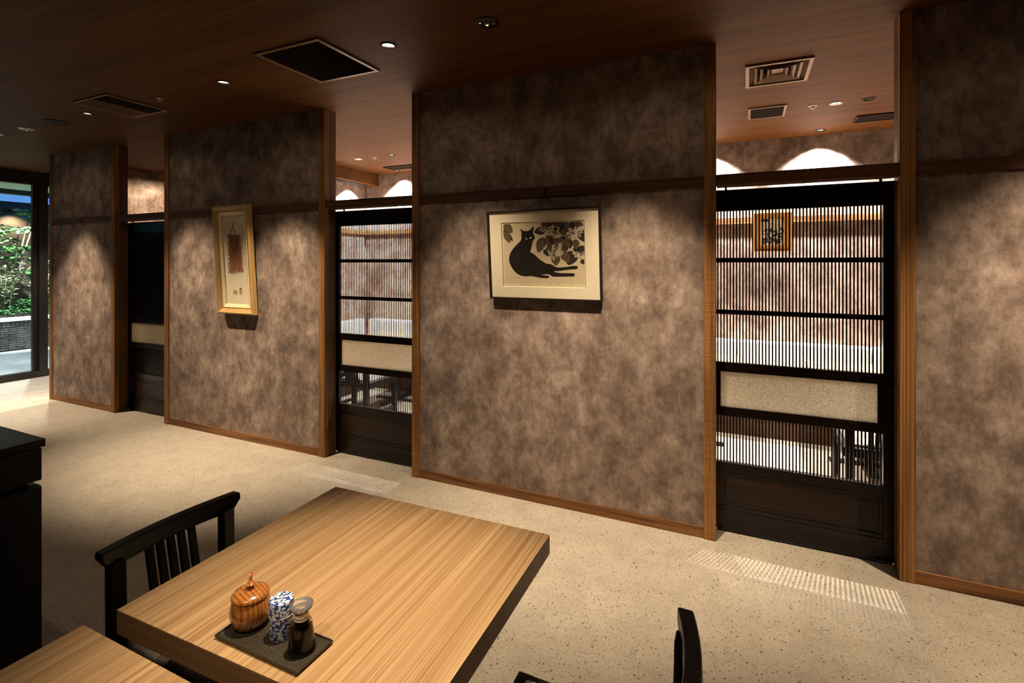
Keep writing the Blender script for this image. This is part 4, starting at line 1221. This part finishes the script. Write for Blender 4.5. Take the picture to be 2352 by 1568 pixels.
def leaf_mesh(name, spots, mat, parent, lmin, lmax, ratio, rnd, droop=0.4):
    mb = MB()
    for c, d in spots:
        d = Vector(d).normalized()
        L = rnd.uniform(lmin, lmax); wv = L * ratio
        up = Vector((rnd.uniform(-.4, .4), rnd.uniform(-.4, .4), 1)).normalized()
        s = d.cross(up)
        if s.length < 0.05: s = Vector((1, 0, 0))
        s.normalize(); n = s.cross(d)
        c = Vector(c)
        p = [c, c + d * L * 0.35 + s * wv, c + d * L * 0.75 + s * wv * 0.7 - n * L * 0.08, c + d * L - n * L * 0.18 * droop * 2, c + d * L * 0.75 - s * wv * 0.7 - n * L * 0.08, c + d * L * 0.35 - s * wv]
        mid = c + d * L * 0.5 + n * wv * 0.18
        b = len(mb.v)
        mb.v += [tuple(q) for q in p] + [tuple(mid)]
        for k in range(6): mb.f.append((b + k, b + (k + 1) % 6, b + 6))
    return mb.build(name, mat, parent)
def tree(x, y, z, label, rnd, h=1.55, spread=1.0):
    t = empty('garden_tree', (x, y, z)); tag(t, label, 'tree')
    tips = []
    trunk = [(0, 0, 0), (0.03, -0.02, h * 0.22), (-0.02, 0.05, h * 0.42)]
    MB().tube(trunk, 0.035, 8, 0.026).build('trunk', 'bark', t, True)
    for k in range(9):
        a = 2 * PI * k / 9 + rnd.uniform(-0.3, 0.3)
        r = spread * rnd.uniform(0.35, 0.75); top = h * rnd.uniform(0.55, 1.05)
        b0 = Vector(trunk[2]); tip = Vector((math.cos(a) * r, math.sin(a) * r, top))
        midp = (b0 + tip) / 2 + Vector((0, 0, -0.06))
        MB().tube([b0, midp, tip], 0.018, 6, 0.008).build('branch', 'bark', t, True)
        tips += [tip, midp, (tip + midp) / 2 + Vector((rnd.uniform(-.15, .15), rnd.uniform(-.15, .15), 0.08)), tip + Vector((rnd.uniform(-.2, .2), rnd.uniform(-.2, .2), rnd.uniform(-.05, .12)))]
    spots = []
    for tp in tips:
        for k in range(12):
            a = 2 * PI * k / 12 + rnd.random() * 0.4
            spots.append((tp + Vector((0, 0, rnd.uniform(-0.03, 0.03))), (math.cos(a), math.sin(a), rnd.uniform(-0.45, 0.35))))
    leaf_mesh('foliage', spots, 'leaf_a', t, 0.12, 0.19, 0.2, rnd)
    return t
def shrub(x, y, z, label, rnd, h=0.7, r=0.42, mat='leaf_b', stems=16, lmin=0.06, lmax=0.11):
    t = empty('garden_shrub', (x, y, z)); tag(t, label, 'shrub', 'garden shrubs')
    spots = []; st = MB()
    for k in range(stems):
        a = rnd.uniform(0, 2 * PI); q = r * rnd.uniform(0.2, 1); hh = h * rnd.uniform(0.6, 1.05)
        tip = Vector((math.cos(a) * q, math.sin(a) * q, hh))
        st.tube([(math.cos(a) * q * 0.2, math.sin(a) * q * 0.2, -0.01), tip * 0.55 + Vector((0, 0, 0.03)), tip], 0.006, 5, 0.003)
        for j in range(22):
            s = rnd.uniform(0.25, 1.0); b = rnd.uniform(0, 2 * PI)
            spots.append((tip * s, (math.cos(b), math.sin(b), rnd.uniform(0.1, 1.0))))
    st.build('stems', 'bark', t, True)
    leaf_mesh('foliage', spots, mat, t, lmin, lmax, 0.24, rnd)
    return t
gr = random.Random(21)
tree(-12.25, 4.62, 0.58, 'small lit tree with pale forked trunk and bright green leaves in the garden', gr, 1.75, 0.95)
tree(-12.35, 2.3, 0.58, 'second garden tree further left behind the window', gr, 1.5, 1.0)
labs = ['pale leafy shrub right of the garden tree trunk', 'pale leafy shrub under the garden tree', 'pale leafy shrub at the right edge of the window glass', 'loose shrub behind the bronze window stile', 'shrub at the left edge of the garden view', 'shrub further left in the garden']
for k, (x, y) in enumerate(((-12.1, 5.0), (-12.0, 4.42), (-12.2, 5.45), (-12.3, 5.95), (-12.2, 3.75), (-12.4, 2.9))):
    shrub(x, y, 0.59, labs[k], gr, 0.95, 0.30, stems=20)
gspots = []
for k in range(4200):
    x, y = gr.uniform(-12.5, -11.72), gr.uniform(2.2, 6.4)
    z = 0.59 + 0.26 * gr.random() * (1 if x < -11.9 else 0.4)
    a = gr.uniform(0, 2 * PI)
    gspots.append(((x, y, z), (math.cos(a), math.sin(a), gr.uniform(-0.2, 0.9))))
gc = leaf_mesh('ground_cover', gspots, 'leaf_c', None, 0.035, 0.07, 0.35, gr)
tag(gc, 'low mossy green ground cover on top of the planter', 'ground cover', kind='stuff')

# garden lamps under the eaves and on the wall
def garden_lamp(x, y, z, label, power, size, col, target):
    g = empty('garden_lamp', (x, y, z)); tag(g, label, 'lamp', 'garden lamps')
    MB().lathe([(0.045, 0.0), (0.045, -0.01), (0.036, -0.012)], 24, cap0=False, cap1=False).build('ring', 'white_metal', g, True)
    MB().lathe([(0.036, -0.008), (0.0, -0.009)], 24, cap0=False, cap1=False).build('lamp', 'lamp_white', g)
    spot('garden_beam', (x, y, z - 0.02), power, size, 0.6, col, target, 0.03, g)
garden_lamp(-10.9, 4.45, 2.76, 'lamp in the eaves soffit above the garden tree', 1100, 70, (0.86, 1.0, 0.97), (-12.2, 4.8, 1.1))
garden_lamp(-10.9, 2.4, 2.76, 'lamp in the eaves soffit further left', 900, 70, (0.86, 1.0, 0.97), (-12.2, 2.5, 0.9))
garden_lamp(-9.6, 3.9, 2.76, 'lamp in the eaves soffit above the paving', 420, 120, (0.80, 0.90, 1.0), (-10.0, 3.9, 0))
wl = empty('wall_lamp', (-13.36, 5.05, 2.56)); tag(wl, 'small lamp washing the dark garden wall', 'lamp')
bx('lamp_body', 'black', -0.03, 0.03, -0.04, 0.04, -0.03, 0.03, wl, 0.004)
spot('wall_beam', (-13.12, 5.05, 2.50), 70, 110, 0.8, (1.0, 0.80, 0.58), (-13.4, 5.05, 2.0), 0.02)
